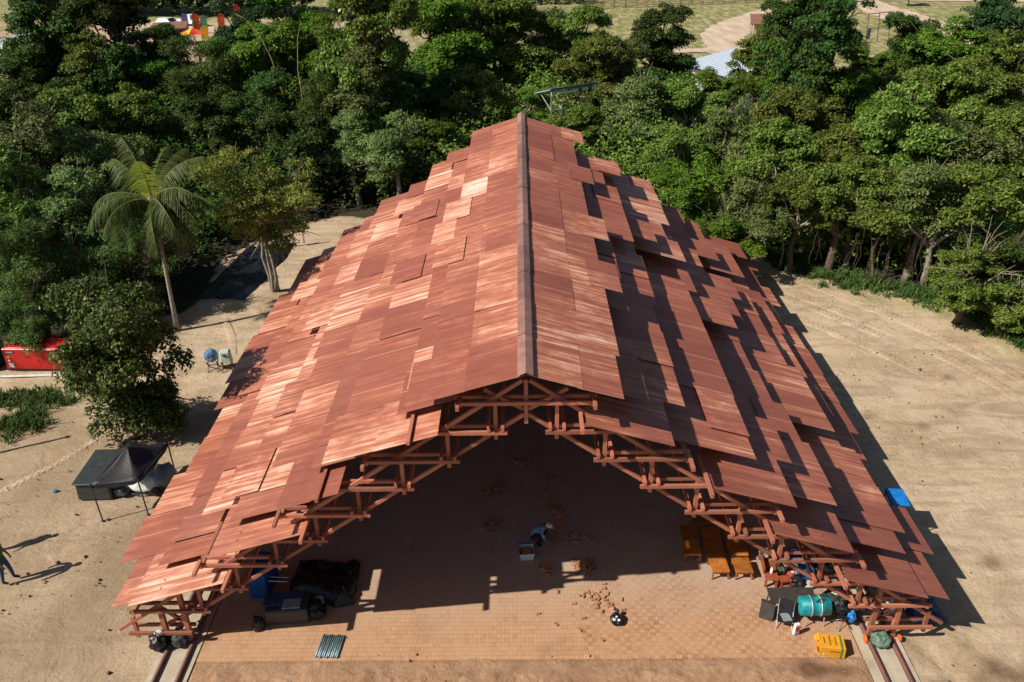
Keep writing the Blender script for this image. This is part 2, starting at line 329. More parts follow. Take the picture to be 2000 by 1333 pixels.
def seg_dist(x, y, pts):
    d = np.full(x.shape, 1e9)
    for (x0, y0), (x1, y1) in zip(pts, pts[1:]):
        dx, dy = x1 - x0, y1 - y0; t_ = np.clip(((x - x0) * dx + (y - y0) * dy) / (dx * dx + dy * dy), 0, 1)
        d = np.minimum(d, np.hypot(x - x0 - t_ * dx, y - y0 - t_ * dy))
    return d
WOOD_NEAR = [(-60, 33), (-23.4, 33.2), (-18.5, 34.5), (-16.6, 36.5), (-16.4, 43), (-15.5, 46.5), (-11.5, 49.5), (-6, 47), (0, 45.5), (8, 44), (11.8, 43.4), (14.8, 39.2), (18.2, 37.4), (21.0, 35.8), (21.8, 32), (30, 27), (60, 20)]
WOOD = WOOD_NEAR + [(60, 64), (34, 66), (28, 68), (20, 66), (14, 66), (8, 70), (0, 74), (-12, 76), (-26, 76), (-36, 74), (-40, 60), (-60, 50)]
wood_mask = in_poly(GX + vnoise(GX, GY, .5, 3) * .5, GY + vnoise(GX, GY, .5, 4) * .5, WOOD)
n1, n2, n3 = vnoise(GX, GY, .12, 1), vnoise(GX, GY, .45, 2), vnoise(GX, GY, 1.7, 5)
floor_flat = np.clip((np.maximum(np.abs(GX) - 10.3, np.maximum(14.9 - GY, GY - 40))) / .8, 0, 1)
near = ((GX > -26) & (GX < 26) & (GY > 9) & (GY < 50)).astype(float)
GZ = (.05 * n1 + .035 * n2 + near * (.018 * n3 + .010 * vnoise(GX, GY, 4.1, 6))) * floor_flat - .012 * (1 - floor_flat)
# churned soil in front of the brick floor, heaps at the wood edge
red = np.clip((15.55 - GY + .25 * n2) / .5, 0, 1) * np.clip((9.0 - np.abs(GX + .2)) / .6, 0, 1)
red = np.maximum(red, np.clip((-7.0 - GX + .4 * n2) / .7, 0, 1) * np.clip((GX + 8.9) / .3, 0, 1) * np.clip((16.3 - GY) / .5, 0, 1) * .9)
GZ += np.clip((15.1 - GY) / .5, 0, 1) * (np.abs(GX) < 8.6) * (.025 + .035 * vnoise(GX, GY, 3.1, 8) + .02 * vnoise(GX, GY, 1.3, 11)) * (GY > 8)
edge_d = seg_dist(GX, GY, [(13, 42), (15.2, 38.6), (18.6, 36.6), (20.6, 34.8), (21.2, 31.5)])
GZ += .16 * np.exp(-(edge_d / .7) ** 2) * np.clip(.4 + vnoise(GX, GY, 1.1, 9), 0, 1.2)
crk = [(10.45, 15.9), (10.7, 15.2), (10.9, 14.5), (11.0, 13.6)]
GZ -= .10 * np.exp(-(seg_dist(GX + .08 * n3, GY, crk) / .13) ** 2)
GZ += np.exp(-((GX + 12.9) ** 2 + (GY - 37.9) ** 2) / .5) * .12
grass = np.clip((GY - 84 + 6 * n1) / 6, 0, 1) * np.clip((GX + 22) / 10, 0, 1)
grass = np.maximum(grass, np.clip((GY - 138 + 4 * n1) / 5, 0, 1) * (GX < -15))
grass = np.maximum(grass, np.clip((178 - GY), 0, 1) * (GY > 172)); grass = np.where(GY > 178, 1, grass)
grass = np.maximum(grass, np.where((GY < 0) | (np.abs(GX) > 70), np.clip(.5 + n1, 0, 1), 0))
patch = np.clip(1.6 - np.hypot((GX + 20.6) / 1.9, (GY - 28.4) / .9) + .7 * n3, 0, 1)
patch = np.maximum(patch, np.clip(1.3 - np.hypot((GX + 19.5) / .9, (GY - 26.7) / 1.1) + .7 * n3, 0, 1))
patch = np.maximum(patch, np.clip(.8 - np.abs(edge_d - .4) / .9 + .6 * n3, 0, 1) * .8)
grass = np.maximum(grass, patch)
yard = np.clip((GX < -48) & (GY > 86) & (GY < 132), 0, 1)
grass = grass * (1 - yard)
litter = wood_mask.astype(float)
damp = np.clip(1.3 - np.hypot((GX - 12.4) / .9, (GY - 14.6) / .55) + .5 * n3, 0, 1)
damp = np.maximum(damp, np.clip(1.25 - np.hypot((GX - 7.6) / .9, (GY - 14.95) / .32) + .6 * n3, 0, 1))
damp = np.maximum(damp, .7 * np.clip(1.2 - np.hypot((GX + 1.2) / 1.6, (GY - 14.9) / .25) + .5 * n3, 0, 1))
for cx_, cy_, rr in ((13.1, 26.5, .35), (13.9, 18.7, .3), (14.9, 25.9, .25), (17.4, 29.3, .25), (11.9, 24.1, .25)): damp = np.maximum(damp, .8 * np.clip(1.2 - np.hypot(GX - cx_, GY - cy_) / rr + .4 * n3, 0, 1))
dull = np.clip((-9.5 - GX) / 1.5, 0, 1) * np.clip((30 - GY) / 4, 0, 1) * np.clip(.55 + .5 * n2, 0, 1) * .85
ny, nx = GX.shape
idx = np.arange(nx * ny).reshape(ny, nx)
faces = np.stack([idx[:-1, :-1], idx[:-1, 1:], idx[1:, 1:], idx[1:, :-1]], -1).reshape(-1, 4)
gme = mesh_np('ground', np.stack([GX, GY, GZ], -1).reshape(-1, 3), faces, True)
def vcol(me, name, a, b, c):
    at = me.color_attributes.new(name, 'FLOAT_COLOR', 'POINT'); at.data.foreach_set('color', np.stack([a.ravel(), b.ravel(), c.ravel(), np.ones(a.size)], -1).astype('f4').ravel())
vcol(gme, 'zone', red, grass, litter); vcol(gme, 'damp', damp, dull, np.zeros_like(damp))
link('ground', gme, M['ground'], kind='structure')

def ribbon(name, pts, widths, z, mat, seed=0, step=1.0):
    P = []; W = []
    for (a, b), wa, wb_ in zip(zip(pts, pts[1:]), widths, widths[1:]):
        n = max(2, int(math.dist(a, b) / step))
        for k in range(n): t_ = k / n; P.append((a[0] + (b[0] - a[0]) * t_, a[1] + (b[1] - a[1]) * t_)); W.append(wa + (wb_ - wa) * t_)
    P.append(pts[-1]); W.append(widths[-1]); P = np.array(P); W = np.array(W)
    for _ in range(6): P[1:-1] = (P[:-2] + 2 * P[1:-1] + P[2:]) / 4
    T = np.gradient(P, axis=0); T /= np.linalg.norm(T, axis=1)[:, None] + 1e-9; N = np.stack([-T[:, 1], T[:, 0]], 1)
    rg = np.random.default_rng(seed); j = rg.normal(0, .12, (len(P), 2)) * W[:, None] * .35
    cols_ = np.linspace(-1, 1, 5); V = []
    for k, c in enumerate(cols_):
        off = W / 2 * c + (j[:, 0] if k == 0 else j[:, 1] if k == 4 else 0)
        V.append(np.column_stack([P + N * off[:, None], np.full(len(P), z + (.0 if k in (0, 4) else .03))]))
    V = np.stack(V, 1); n = len(P); ii = np.arange(n * 5).reshape(n, 5)
    F = np.stack([ii[:-1, :-1], ii[:-1, 1:], ii[1:, 1:], ii[1:, :-1]], -1).reshape(-1, 4)
    return link(name, mesh_np(name, V.reshape(-1, 3), F, True), mat, kind='structure')
ribbon('dirt_road', [(22.5, 88), (25, 98), (25.8, 106), (26.9, 117), (32, 127), (38, 136), (47, 150), (60, 166)], [5, 5.5, 5.5, 6, 7, 6, 5, 5], .07, M['road'], 1)
ribbon('dirt_road', [(8, 106.5), (17, 105.5), (25, 106)], [2.5, 2.5, 3], .11, M['road'], 2)
ribbon('dirt_road', [(60, 104), (58.5, 113), (57, 121), (56.5, 132), (57, 142), (58, 152)], [7, 7, 7.5, 7.5, 6.5, 5], .07, M['road'], 3)
ribbon('dirt_road', [(36, 158), (56, 153), (80, 147), (130, 138)], [3, 3, 3, 3], .12, M['road'], 4)
ribbon('concrete_yard', [(-76, 92), (-66, 100), (-56, 106), (-52, 112)], [7, 8, 8, 6], .08, M['wall_white'], 5)
ribbon('dirt_road', [(-64, 138), (-48, 131), (-32, 125), (-20, 120)], [5, 5, 5, 5], .07, M['road'], 6)

# tyre tracks pressed into the sand: strips with lug ridges
def track(pts, w, seed, amp=.036):
    P = []
    for a, b in zip(pts, pts[1:]):
        n = int(math.dist(a, b) / .06)
        for k in range(n): P.append((a[0] + (b[0] - a[0]) * k / n, a[1] + (b[1] - a[1]) * k / n))
    P = np.array(P)
    for _ in range(250): P[1:-1] = (P[:-2] + P[1:-1] * 2 + P[2:]) / 4
    T = np.gradient(P, axis=0); T /= np.linalg.norm(T, axis=1)[:, None]; N = np.stack([-T[:, 1], T[:, 0]], 1)
    s_ = np.arange(len(P)) * .06; m = 9; c = np.linspace(-1, 1, m)
    base = .05 * vnoise(P[:, 0], P[:, 1], .12, 1) + .035 * vnoise(P[:, 0], P[:, 1], .45, 2)
    fade = np.clip(.75 + vnoise(P[:, 0], P[:, 1], .35, seed) * 1.1, .0, 1)
    V = np.zeros((len(P), m, 3))
    for k in range(m):
        ph = np.modf((s_ + abs(c[k]) * .16) / .24 + 10)[0]
        h = np.where(ph < .45, amp, -.008) * (1 if abs(c[k]) < .8 else .6) * fade + .008
        if k in (0, m - 1): h = np.full(len(P), -.05)
        V[:, k, :2] = P + N * (c[k] * w / 2); V[:, k, 2] = base + h
    V[0, :, 2] = -.05; V[-1, :, 2] = -.05
    ii = np.arange(len(P) * m).reshape(-1, m); F = np.stack([ii[:-1, :-1], ii[:-1, 1:], ii[1:, 1:], ii[1:, :-1]], -1).reshape(-1, 4)
    me = mesh_np('tyre_track', V.reshape(-1, 3), F, False); z = np.zeros(len(P) * m); vcol(me, 'zone', z, z, z); vcol(me, 'damp', z, z, z)
    link('tyre_track', me, M['ground'], kind='structure')
A = [(11.0, 42.3), (13.2, 39.6), (15.6, 36.8), (17.8, 33.8), (19.6, 30.4), (20.8, 27.0)]
track([(x + .2, y + .2) for x, y in A], .8, 3); track([(x - .75, y - 1.0) for x, y in A], .8, 4)
track([(10.9, 40.6), (12.4, 37.8), (14.2, 35.4), (16.2, 32.9)], .6, 5); track([(11.2, 36.5), (12.9, 34.6), (14.6, 32.9)], .55, 6)
track([(13.9, 33.4), (15.6, 31.2), (17.0, 28.6)], .55, 7); track([(11.3, 31.8), (12.2, 30.6), (13.4, 29.6)], .36, 8)
track([(-13.2, 36.4), (-12.0, 34.6), (-11.4, 32.4)], .45, 9, .03); track([(-14.4, 35.4), (-13.4, 33.6), (-12.9, 31.8)], .45, 10, .03)
track([(-18.9, 21.6), (-16.8, 24.2), (-15.6, 27.0)], .34, 11, .02)

# churned soil in front of the floor, fine enough to hold its lumps
sx_, sy_ = np.meshgrid(np.arange(-8.85, 8.8, .045), np.arange(12.6, 15.62, .045))
sz_ = .006 + .022 * np.abs(vnoise(sx_, sy_, 2.6, 3)) + .026 * np.clip(vnoise(sx_, sy_, 4.7, 4), -.2, 1) + .016 * np.abs(vnoise(sx_, sy_, 9.5, 5)) + .012 * vnoise(sx_, sy_, .9, 6)
sz_ *= np.clip((15.30 + .16 * vnoise(sx_, sy_, .8, 7) + .10 * vnoise(sx_, sy_, 2.9, 17) - sy_) / .55, 0, 1) * np.clip((8.85 - np.abs(sx_)) / .2, 0, 1); sz_ -= .006 + .02 * (sy_ > 15.2) * (sz_ < .006)
si_ = np.arange(sx_.size).reshape(sx_.shape); sf_ = np.stack([si_[:-1, :-1], si_[:-1, 1:], si_[1:, 1:], si_[1:, :-1]], -1).reshape(-1, 4)
sme = mesh_np('churned_soil', np.stack([sx_, sy_, sz_ + .03], -1).reshape(-1, 3), sf_, True); on = np.full(sx_.shape, .92)
vcol(sme, 'zone', on, on * 0, on * 0)
sd_ = np.clip(1.25 - np.hypot((sx_ - 7.5) / 1.1, (sy_ - 14.85) / .32) + .5 * vnoise(sx_, sy_, 2.1, 9), 0, 1); sd_ = np.maximum(sd_, .8 * np.clip(.45 * vnoise(sx_, sy_, .7, 10) + .3 * vnoise(sx_, sy_, 3, 12), 0, 1))
vcol(sme, 'damp', sd_, on * 0, on * 0); link('churned_soil', sme, M['ground'], kind='structure')

# ------------------------------------------------------------------ brick floor, concrete strips, rails
def slab(name, x0, x1, y0, y1, z0, z1, mat, jag=0, **k):
    n = int((x1 - x0) / .145) if jag else 1; mb = MB(); xs = [x0 + (x1 - x0) * i / n for i in range(n + 1)]
    rg = random.Random(3); top = []; bot = []
    for i in range(n + 1):
        yy = y0 + (.03 * rg.random() if jag else 0)
        top.append((mb.bm.verts.new((xs[i], yy, z1)), mb.bm.verts.new((xs[i], y1, z1)))); bot.append(mb.bm.verts.new((xs[i], yy, z0)))
    for i in range(n):
        mb.bm.faces.new((top[i][0], top[i + 1][0], top[i + 1][1], top[i][1])); mb.bm.faces.new((bot[i], bot[i + 1], top[i + 1][0], top[i][0]))
    me = bpy.data.meshes.new(name); mb.bm.to_mesh(me); mb.bm.free(); return link(name, me, mat, **k)
slab('brick_floor', -8.86, 8.78, 15.22, 39.2, -.05, .03, M['brick_floor'], jag=1, kind='structure')
for s_, x0, x1, lab in ((-1, -9.98, -8.9, 'left'), (1, 8.84, 9.98, 'right')):
    st = MB().box(((x0 + x1) / 2, 25.7, -.03), (x1 - x0, 27.4, .12)).build('concrete_strip', M['concrete'], kind='structure')
    for x in (9.13, 9.74):
        MB().tube([(s_ * x, 12.0, .075), (s_ * x, 39.3, .075)], .062, 10).build('rail', M['rail_red'], st, smooth=True)
# ------------------------------------------------------------------ pavilion
Y0 = 15.93; BW, BH = .075, .088
XI = lambda i: -.6986 + 1.13625 * i
ZI = lambda i: 7.7495 - .80384 * i
WO = 2.30; YF, CW, NC = 15.38, 1.912, 12; YB = YF + CW * NC
ZT = lambda x: 8.34 - .7068 * abs(x)
ZBc = lambda x: 7.39 - .7068 * abs(x)
pav = empty('pavilion', (0, 27, 0), label='large open timber hall with stepped terracotta corrugated sheet roof', cat='pavilion')
OFF = Vector((0, -27, 0))
def member(name, a, b, w, h, parent):
    MB().bar(Vector(a) + OFF, Vector(b) + OFF, w, h).build(name, M['timber'], parent)
def truss_members(Y):
    L = []                                   # (name, a, b, width, height)
    for d in (-.15, .15): L.append(('tie_beam', (-1.62, Y + d, ZI(0)), (1.62, Y + d, ZI(0)), BW, BH))
    L.append(('king_post', (0, Y, 7.12), (0, Y, 8.3), .09, .09))
    for s in (-1, 1):
        L.append(('brace', (s * .05, Y + .07, 7.45), (s * .95, Y + .07, 8.0), .07, .09))
        for i in range(1, 10):
            x0, x1, z = XI(i), XI(i) + WO, ZI(i)
            if i == 9: x0, x1 = 9.05, 10.75
            if i == 8: x1 = 10.55
            for d in (-.15, .15): L.append(('cross_beam', (s * x0, Y + d, z), (s * x1, Y + d, z), BW, BH))
            if i < 9: L.append(('post', (s * (XI(i) + .27), Y, z - .27), (s * (XI(i) + .27), Y, ZT(XI(i) + .27) + .03), .09, .09))
            xa, xb = XI(i - 1) + .72, XI(i) + .72
            if i == 1: xa = .08
            L.append(('top_chord', (s * xa, Y - .02, ZT(xa)), (s * xb, Y - .02, ZT(xb)), .075, .09))
            xa, xb = max(.05, XI(i) - .80), XI(i) + .30
            if i > 0 and xb < 9.2: L.append(('bottom_chord', (s * xa, Y, ZBc(xa) + .0), (s * xb, Y, ZBc(xb)), .075, .088))
        L.append(('top_chord', (s * (XI(9) + .72), Y - .02, ZT(XI(9) + .72)), (s * 11.05, Y - .02, ZT(11.05)), .075, .09))
        L.append(('leg', (s * 9.2, Y, .0), (s * 9.2, Y, 1.95), .12, .12)); L.append(('leg', (s * 9.82, Y, .0), (s * 9.82, Y, 1.5), .12, .12))
        L.append(('leg', (s * 10.62, Y, .22), (s * 10.62, Y, .98), .09, .09)); L.append(('brace', (s * 9.25, Y + .1, .62), (s * 9.95, Y + .1, 1.3), .07, .09))
        L.append(('brace', (s * 8.5, Y + .1, 1.36), (s * 9.75, Y + .1, .62), .07, .09))
    return L
tr = empty('front_truss', (0, 0, 0), parent=pav)
for nm, a, b, w, h in truss_members(Y0): member(nm, a, b, w, h, tr)
for k in range(1, 7):
    mb = MB()
    for nm, a, b, w, h in truss_members(Y0 + 3.76 * k): mb.bar(Vector(a) + OFF, Vector(b) + OFF, w, h)
    mb.build('truss', M['timber'], pav)
pur = empty('purlins', parent=pav); pur.name = 'purlin_set'
for s in (-1, 1):
    for i in range(0, 9):
        z = ZI(i) + .12; rg = random.Random(i * 7 + s)
        xo = min(XI(i) + WO - .07, 10.45); ym = YF + (1.05 if i % 2 else .45)
        if (s < 0 and i in (0, 1, 2, 3, 4, 6)) or (s > 0 and i in (0, 2, 4, 6)): member('purlin', (s * xo, YF + .02 - rg.random() * .2, z - .01), (s * xo, ym, z - .01), .08, .10, pur)
        member('purlin', (s * (xo - .02), ym - .1, z - .145), (s * (xo - .02), YB - .2, z - .145), .08, .09, pur)
        if i > 0:
            for dx in (.11, .43): member('purlin', (s * (XI(i) + dx), Y0 - .20, z - .015), (s * (XI(i) + dx), YB - .9, z - .015), .075, .10, pur)

# one corrugated panel, shared: local x runs down the slope, y across
def sheet_mesh():
    nw, per = 24, 5; n = nw * per + 1; W = CW + .03
    y = np.linspace(0, W, n); z = .0065 * np.cos(np.arange(n) / per * 2 * math.pi); V = []; 
    for dz in (0, -.009):
        for x in (0., 1.): V.append(np.column_stack([np.full(n, x), y, z + dz]))
    V = np.concatenate(V); V = np.concatenate([V, V]); n4 = 4 * n; F = []
    a = np.arange(n - 1)
    F.append(np.column_stack([a, n + a, n + a + 1, a + 1])); F.append(np.column_stack([2 * n + a, 2 * n + a + 1, 3 * n + a + 1, 3 * n + a]))
    F.append(n4 + np.column_stack([n + a, 3 * n + a, 3 * n + a + 1, n + a + 1])); F.append(n4 + np.column_stack([a, a + 1, 2 * n + a + 1, 2 * n + a]))
    F.append(n4 + np.array([[0, 2 * n, 3 * n, n], [n - 1, 2 * n - 1, 4 * n - 1, 3 * n - 1]]))
    F = np.concatenate(F); me = mesh_np('roof_sheet', V, F, True)
    uv = me.uv_layers.new(name='UV'); vi = np.zeros(len(me.loops), 'i4'); me.loops.foreach_get('vertex_index', vi)
    uv.data.foreach_set('uv', np.column_stack([V[vi, 0], V[vi, 1] / W]).astype('f4').ravel())
    sm = np.ones(len(F), bool); sm[2 * (n - 1):] = False; me.polygons.foreach_set('use_smooth', sm)
    me.materials.append(M['sheet']); return me
SHEET = sheet_mesh(); SL = .30; SA = math.atan(SL)
ROWZ = lambda i, x: ZI(i) + .50 - SL * (abs(x) - (XI(i) + WO))
roofs = {-1: empty('roof_slope', parent=pav, label='sunlit left roof slope of streaky corrugated sheets'), 1: empty('roof_slope', parent=pav, label='right roof slope with shadowed steps between sheets')}
NSH = 0
def put_sheet(s, i, j, xa, xb, lift=0., rg=random):
    global NSH
    o = bpy.data.objects.new('roof_sheet', SHEET); col.objects.link(o); o.parent = roofs[s]
    y = YF + j * CW + rg.uniform(-.02, .02); L = (xb - xa) / math.cos(SA)
    tilt = rg.uniform(-.010, .012); sa = SA + tilt
    # columns: x axis down slope, y axis along the ridge
    if s > 0: m = Matrix(((math.cos(sa), 0, math.sin(sa), 0), (0, 1, 0, 0), (-math.sin(sa), 0, math.cos(sa), 0), (0, 0, 0, 1))); yy = y
    else: m = Matrix(((-math.cos(sa), 0, -math.sin(sa), 0), (0, -1, 0, 0), (-math.sin(sa), 0, math.cos(sa), 0), (0, 0, 0, 1))); yy = y + CW
    z = ROWZ(i, xa) + lift
    o.matrix_local = Matrix.Translation(Vector((s * xa, yy, z)) + OFF) @ m @ Matrix.Diagonal((L, 1, 1, 1))
    k = rg.random()
    light = (.56 if k < .34 else .78 if k < .64 else 1.02 if k < .91 else 1.28) if s < 0 else (.52 if k < .42 else .74 if k < .85 else .92)  # sheet lightness; paler left sheets also stand in for white sun glare
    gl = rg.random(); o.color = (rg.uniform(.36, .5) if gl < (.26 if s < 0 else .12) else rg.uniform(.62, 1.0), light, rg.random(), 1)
    NSH += 1
EDGE_BOARDS = {1: ((2, 1.24), (4, 4.28), (6, 5.86), (8, 7.86)), -1: ((6, 5.45), (8, 7.62))}
ROW0_LONG = {1: {3, 5, 8, 11}, -1: {4, 6}}
FRONT = {1: [(0, .02, 1.25), (0, 1.13, 2.15), (2, 1.35, 3.37), (4, 4.35, 6.40), (6, 6.0, 8.02), (8, 8.0, 10.15)],
         -1: [(0, .02, 1.35), (0, 1.23, 2.70), (2, 2.0, 3.5), (2, 3.4, 4.73), (4, 4.45, 5.98), (6, 5.5, 7.93), (8, 7.7, 10.30)]}
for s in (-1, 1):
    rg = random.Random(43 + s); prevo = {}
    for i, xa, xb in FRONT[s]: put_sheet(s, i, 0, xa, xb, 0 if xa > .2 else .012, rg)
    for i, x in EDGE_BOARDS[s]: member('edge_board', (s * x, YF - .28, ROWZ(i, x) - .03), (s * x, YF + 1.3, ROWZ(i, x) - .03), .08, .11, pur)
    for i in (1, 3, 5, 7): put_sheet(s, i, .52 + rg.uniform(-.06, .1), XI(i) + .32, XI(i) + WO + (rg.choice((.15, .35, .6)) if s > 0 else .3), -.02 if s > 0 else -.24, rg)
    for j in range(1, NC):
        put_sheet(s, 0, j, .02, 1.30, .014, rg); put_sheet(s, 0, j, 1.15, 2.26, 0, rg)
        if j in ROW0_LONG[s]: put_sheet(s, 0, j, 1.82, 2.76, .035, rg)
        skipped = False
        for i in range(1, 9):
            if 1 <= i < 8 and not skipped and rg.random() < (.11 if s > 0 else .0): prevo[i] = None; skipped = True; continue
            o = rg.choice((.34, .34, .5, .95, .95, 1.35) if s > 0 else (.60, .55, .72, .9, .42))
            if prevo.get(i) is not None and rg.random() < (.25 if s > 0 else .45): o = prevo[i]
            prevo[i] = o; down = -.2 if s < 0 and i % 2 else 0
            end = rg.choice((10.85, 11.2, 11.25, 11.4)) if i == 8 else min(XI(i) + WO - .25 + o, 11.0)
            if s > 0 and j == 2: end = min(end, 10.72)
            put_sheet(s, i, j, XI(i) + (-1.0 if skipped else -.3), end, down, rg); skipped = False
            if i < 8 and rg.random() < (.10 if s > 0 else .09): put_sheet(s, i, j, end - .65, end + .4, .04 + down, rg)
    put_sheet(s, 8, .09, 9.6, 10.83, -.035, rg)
# ridge cap of folded sheet lengths
RZ = ROWZ(0, 0) + .06
for k in range(13):
    a = YF - .10 + k * 1.80; b = a + 1.86; mb = MB(); h = .155
    e = .016 * (k % 2)
    for s in (-1, 1):
        mb.bm.faces.new([mb.bm.verts.new(Vector(q) + OFF) for q in ((0, a, RZ + .055 + e), (0, b, RZ + .055 + e), (s * .16, b, RZ - .02 + e), (s * .16, a, RZ - .02 + e))][::s])
        mb.bm.faces.new([mb.bm.verts.new(Vector(q) + OFF) for q in ((s * .16, a, RZ - .02 + e), (s * .16, b, RZ - .02 + e), (s * .18, b, RZ - .055 + e), (s * .18, a, RZ - .055 + e))][::s])
    mb.build('ridge_cap', M['ridge_metal'], pav)
print('sheets', NSH)
# ------------------------------------------------------------------ vegetation
def leaves(pos, nor, size, asp, rg, fold=.25):
    """diamond leaves, two triangles folded along the midrib; returns verts, faces"""
    n = len(pos); nor = nor / (np.linalg.norm(nor, axis=1)[:, None] + 1e-9)
    r = rg.normal(size=(n, 3)); t_ = np.cross(nor, r); t_ /= np.linalg.norm(t_, axis=1)[:, None] + 1e-9; b = np.cross(nor, t_)
    sz = (size * rg.uniform(.65, 1.3, n))[:, None]
    V = np.stack([pos - t_ * sz * .5, pos + b * sz * asp * .5 - nor * sz * fold * .3, pos + t_ * sz * .5 - nor * sz * .1, pos - b * sz * asp * .5 - nor * sz * fold * .3], 1)
    ii = np.arange(n * 4).reshape(n, 4); return V.reshape(-1, 3), ii
def unit(n, rg): v = rg.normal(size=(n, 3)); return v / np.linalg.norm(v, axis=1)[:, None]
def crown_mesh(name, seed, nl, ntw, per, leaf, asp=.55, flat=.85, droop=0., up=.5, spread=.62, clump=.07, sub=6):
    """big lobes carry flattened sub-lobes whose leaves sit on their upper side, so that every tier shades the one below"""
    rg = np.random.default_rng(seed); big = unit(nl, rg) * rg.uniform(.22, spread + .16, (nl, 1)); big[:, 2] = big[:, 2] * flat + .06; br = rg.uniform(.20, .40, nl)
    q = np.repeat(np.arange(nl), sub); dq = unit(nl * sub, rg); dq[:, 2] = np.where(dq[:, 2] < -.25, -dq[:, 2] * .6, dq[:, 2]); c = big[q] + dq * br[q][:, None] * rg.uniform(.5, 1.15, (nl * sub, 1)) * np.array([1, 1, flat])
    lr = rg.uniform(.08, .21, len(c)); an = rg.uniform(.75, 1.35, (len(c), 3)); an[:, 2] *= .62
    k = rg.choice(len(c), ntw, p=lr ** 2 / (lr ** 2).sum()); d = unit(ntw, rg); d[:, 2] = np.where((d[:, 2] < -.1) & (rg.random(ntw) < .85), -d[:, 2], d[:, 2])
    p = c[k] + d * (lr[k] * (.72 + .42 * rg.random(ntw) ** .7))[:, None] * an[k]; n = len(p)
    P = np.repeat(p, per, 0) + rg.normal(0, clump * .5, (n * per, 3)) * np.array([1, 1, .6]); N = np.repeat(d, per, 0) * .6 + np.array([0, 0, up]) + rg.normal(0, .42, (n * per, 3))
    P[:, 2] -= droop * rg.random(n * per)
    V, F = leaves(P, N, leaf, asp, rg); return mesh_np(name, V, F), big, br
def trunk_mesh(name, seed, c, lr, r0=.05, ntr=1):
    rg = random.Random(seed); mb = MB()
    for k in range(ntr):
        b0 = Vector((rg.uniform(-.08, .08) * (ntr > 1), rg.uniform(-.08, .08) * (ntr > 1), 0))
        m = b0 + Vector((rg.uniform(-.1, .1), rg.uniform(-.1, .1), .5)); top = b0 + Vector((rg.uniform(-.16, .16), rg.uniform(-.16, .16), 1.0))
        mb.tube([b0, (b0 + m) / 2 + Vector((.02, 0, 0)), m, top], [r0 * 1.35, r0, r0 * .85, r0 * .5], 7)
    return mb.mesh(name, True)
def limbs_mesh(name, seed, c, n=6, r0=.04, bare=0):
    rg = random.Random(seed); mb = MB(); o = Vector((0, 0, -.45))
    for q in list(c)[:n]:
        q = Vector(q); m = o.lerp(q, .5) + Vector((rg.uniform(-.1, .1), rg.uniform(-.1, .1), rg.uniform(-.12, .02)))
        mb.tube([o, o.lerp(m, .6), m, q, q * 1.25], [r0, r0 * .85, r0 * .6, r0 * .35, r0 * .12], 5)
        for _ in range(2 + bare):
            e = q * rg.uniform(1.1, 1.55) + Vector((rg.uniform(-.3, .3), rg.uniform(-.3, .3), rg.uniform(-.1, .25))); mb.tube([m.lerp(q, rg.random()), q.lerp(e, .5), e], [r0 * .3, r0 * .2, r0 * .07], 4)
    return mb.mesh(name, True)
# crown variants per foliage type
SPEC = {0: dict(nl=13, ntw=5200, per=6, leaf=.056, asp=.55), 1: dict(nl=13, ntw=5000, per=6, leaf=.058, asp=.55), 2: dict(nl=14, ntw=5000, per=6, leaf=.056, asp=.5, flat=.75, up=.8),
        3: dict(nl=12, ntw=3600, per=6, leaf=.055, asp=.5, clump=.085), 4: dict(nl=14, ntw=3400, per=6, leaf=.085, asp=.18, droop=.14, flat=1.15, clump=.09), 5: dict(nl=13, ntw=5200, per=6, leaf=.056, asp=.55, flat=1.0)}
VAR = {}
for t_ in range(6):
    VAR[t_] = []
    for q in range(3 if t_ in (0, 1, 2, 3) else 2):
        cm, cc, lr = crown_mesh('crown', 100 + t_ * 10 + q, **SPEC[t_]); cm.materials.append(LEAF[t_])
        tm = trunk_mesh('trunk', 60 + t_ * 5 + q, cc, lr); tm.materials.append(M['bark_pale'] if t_ == 3 else M['bark'])
        lm = limbs_mesh('limbs', 30 + t_ * 5 + q, cc, 14, .03, 3 if t_ == 3 else 1); lm.materials.append(M['bark_pale'] if t_ in (1, 3) else M['bark'])
        VAR[t_].append((cm, tm, lm))
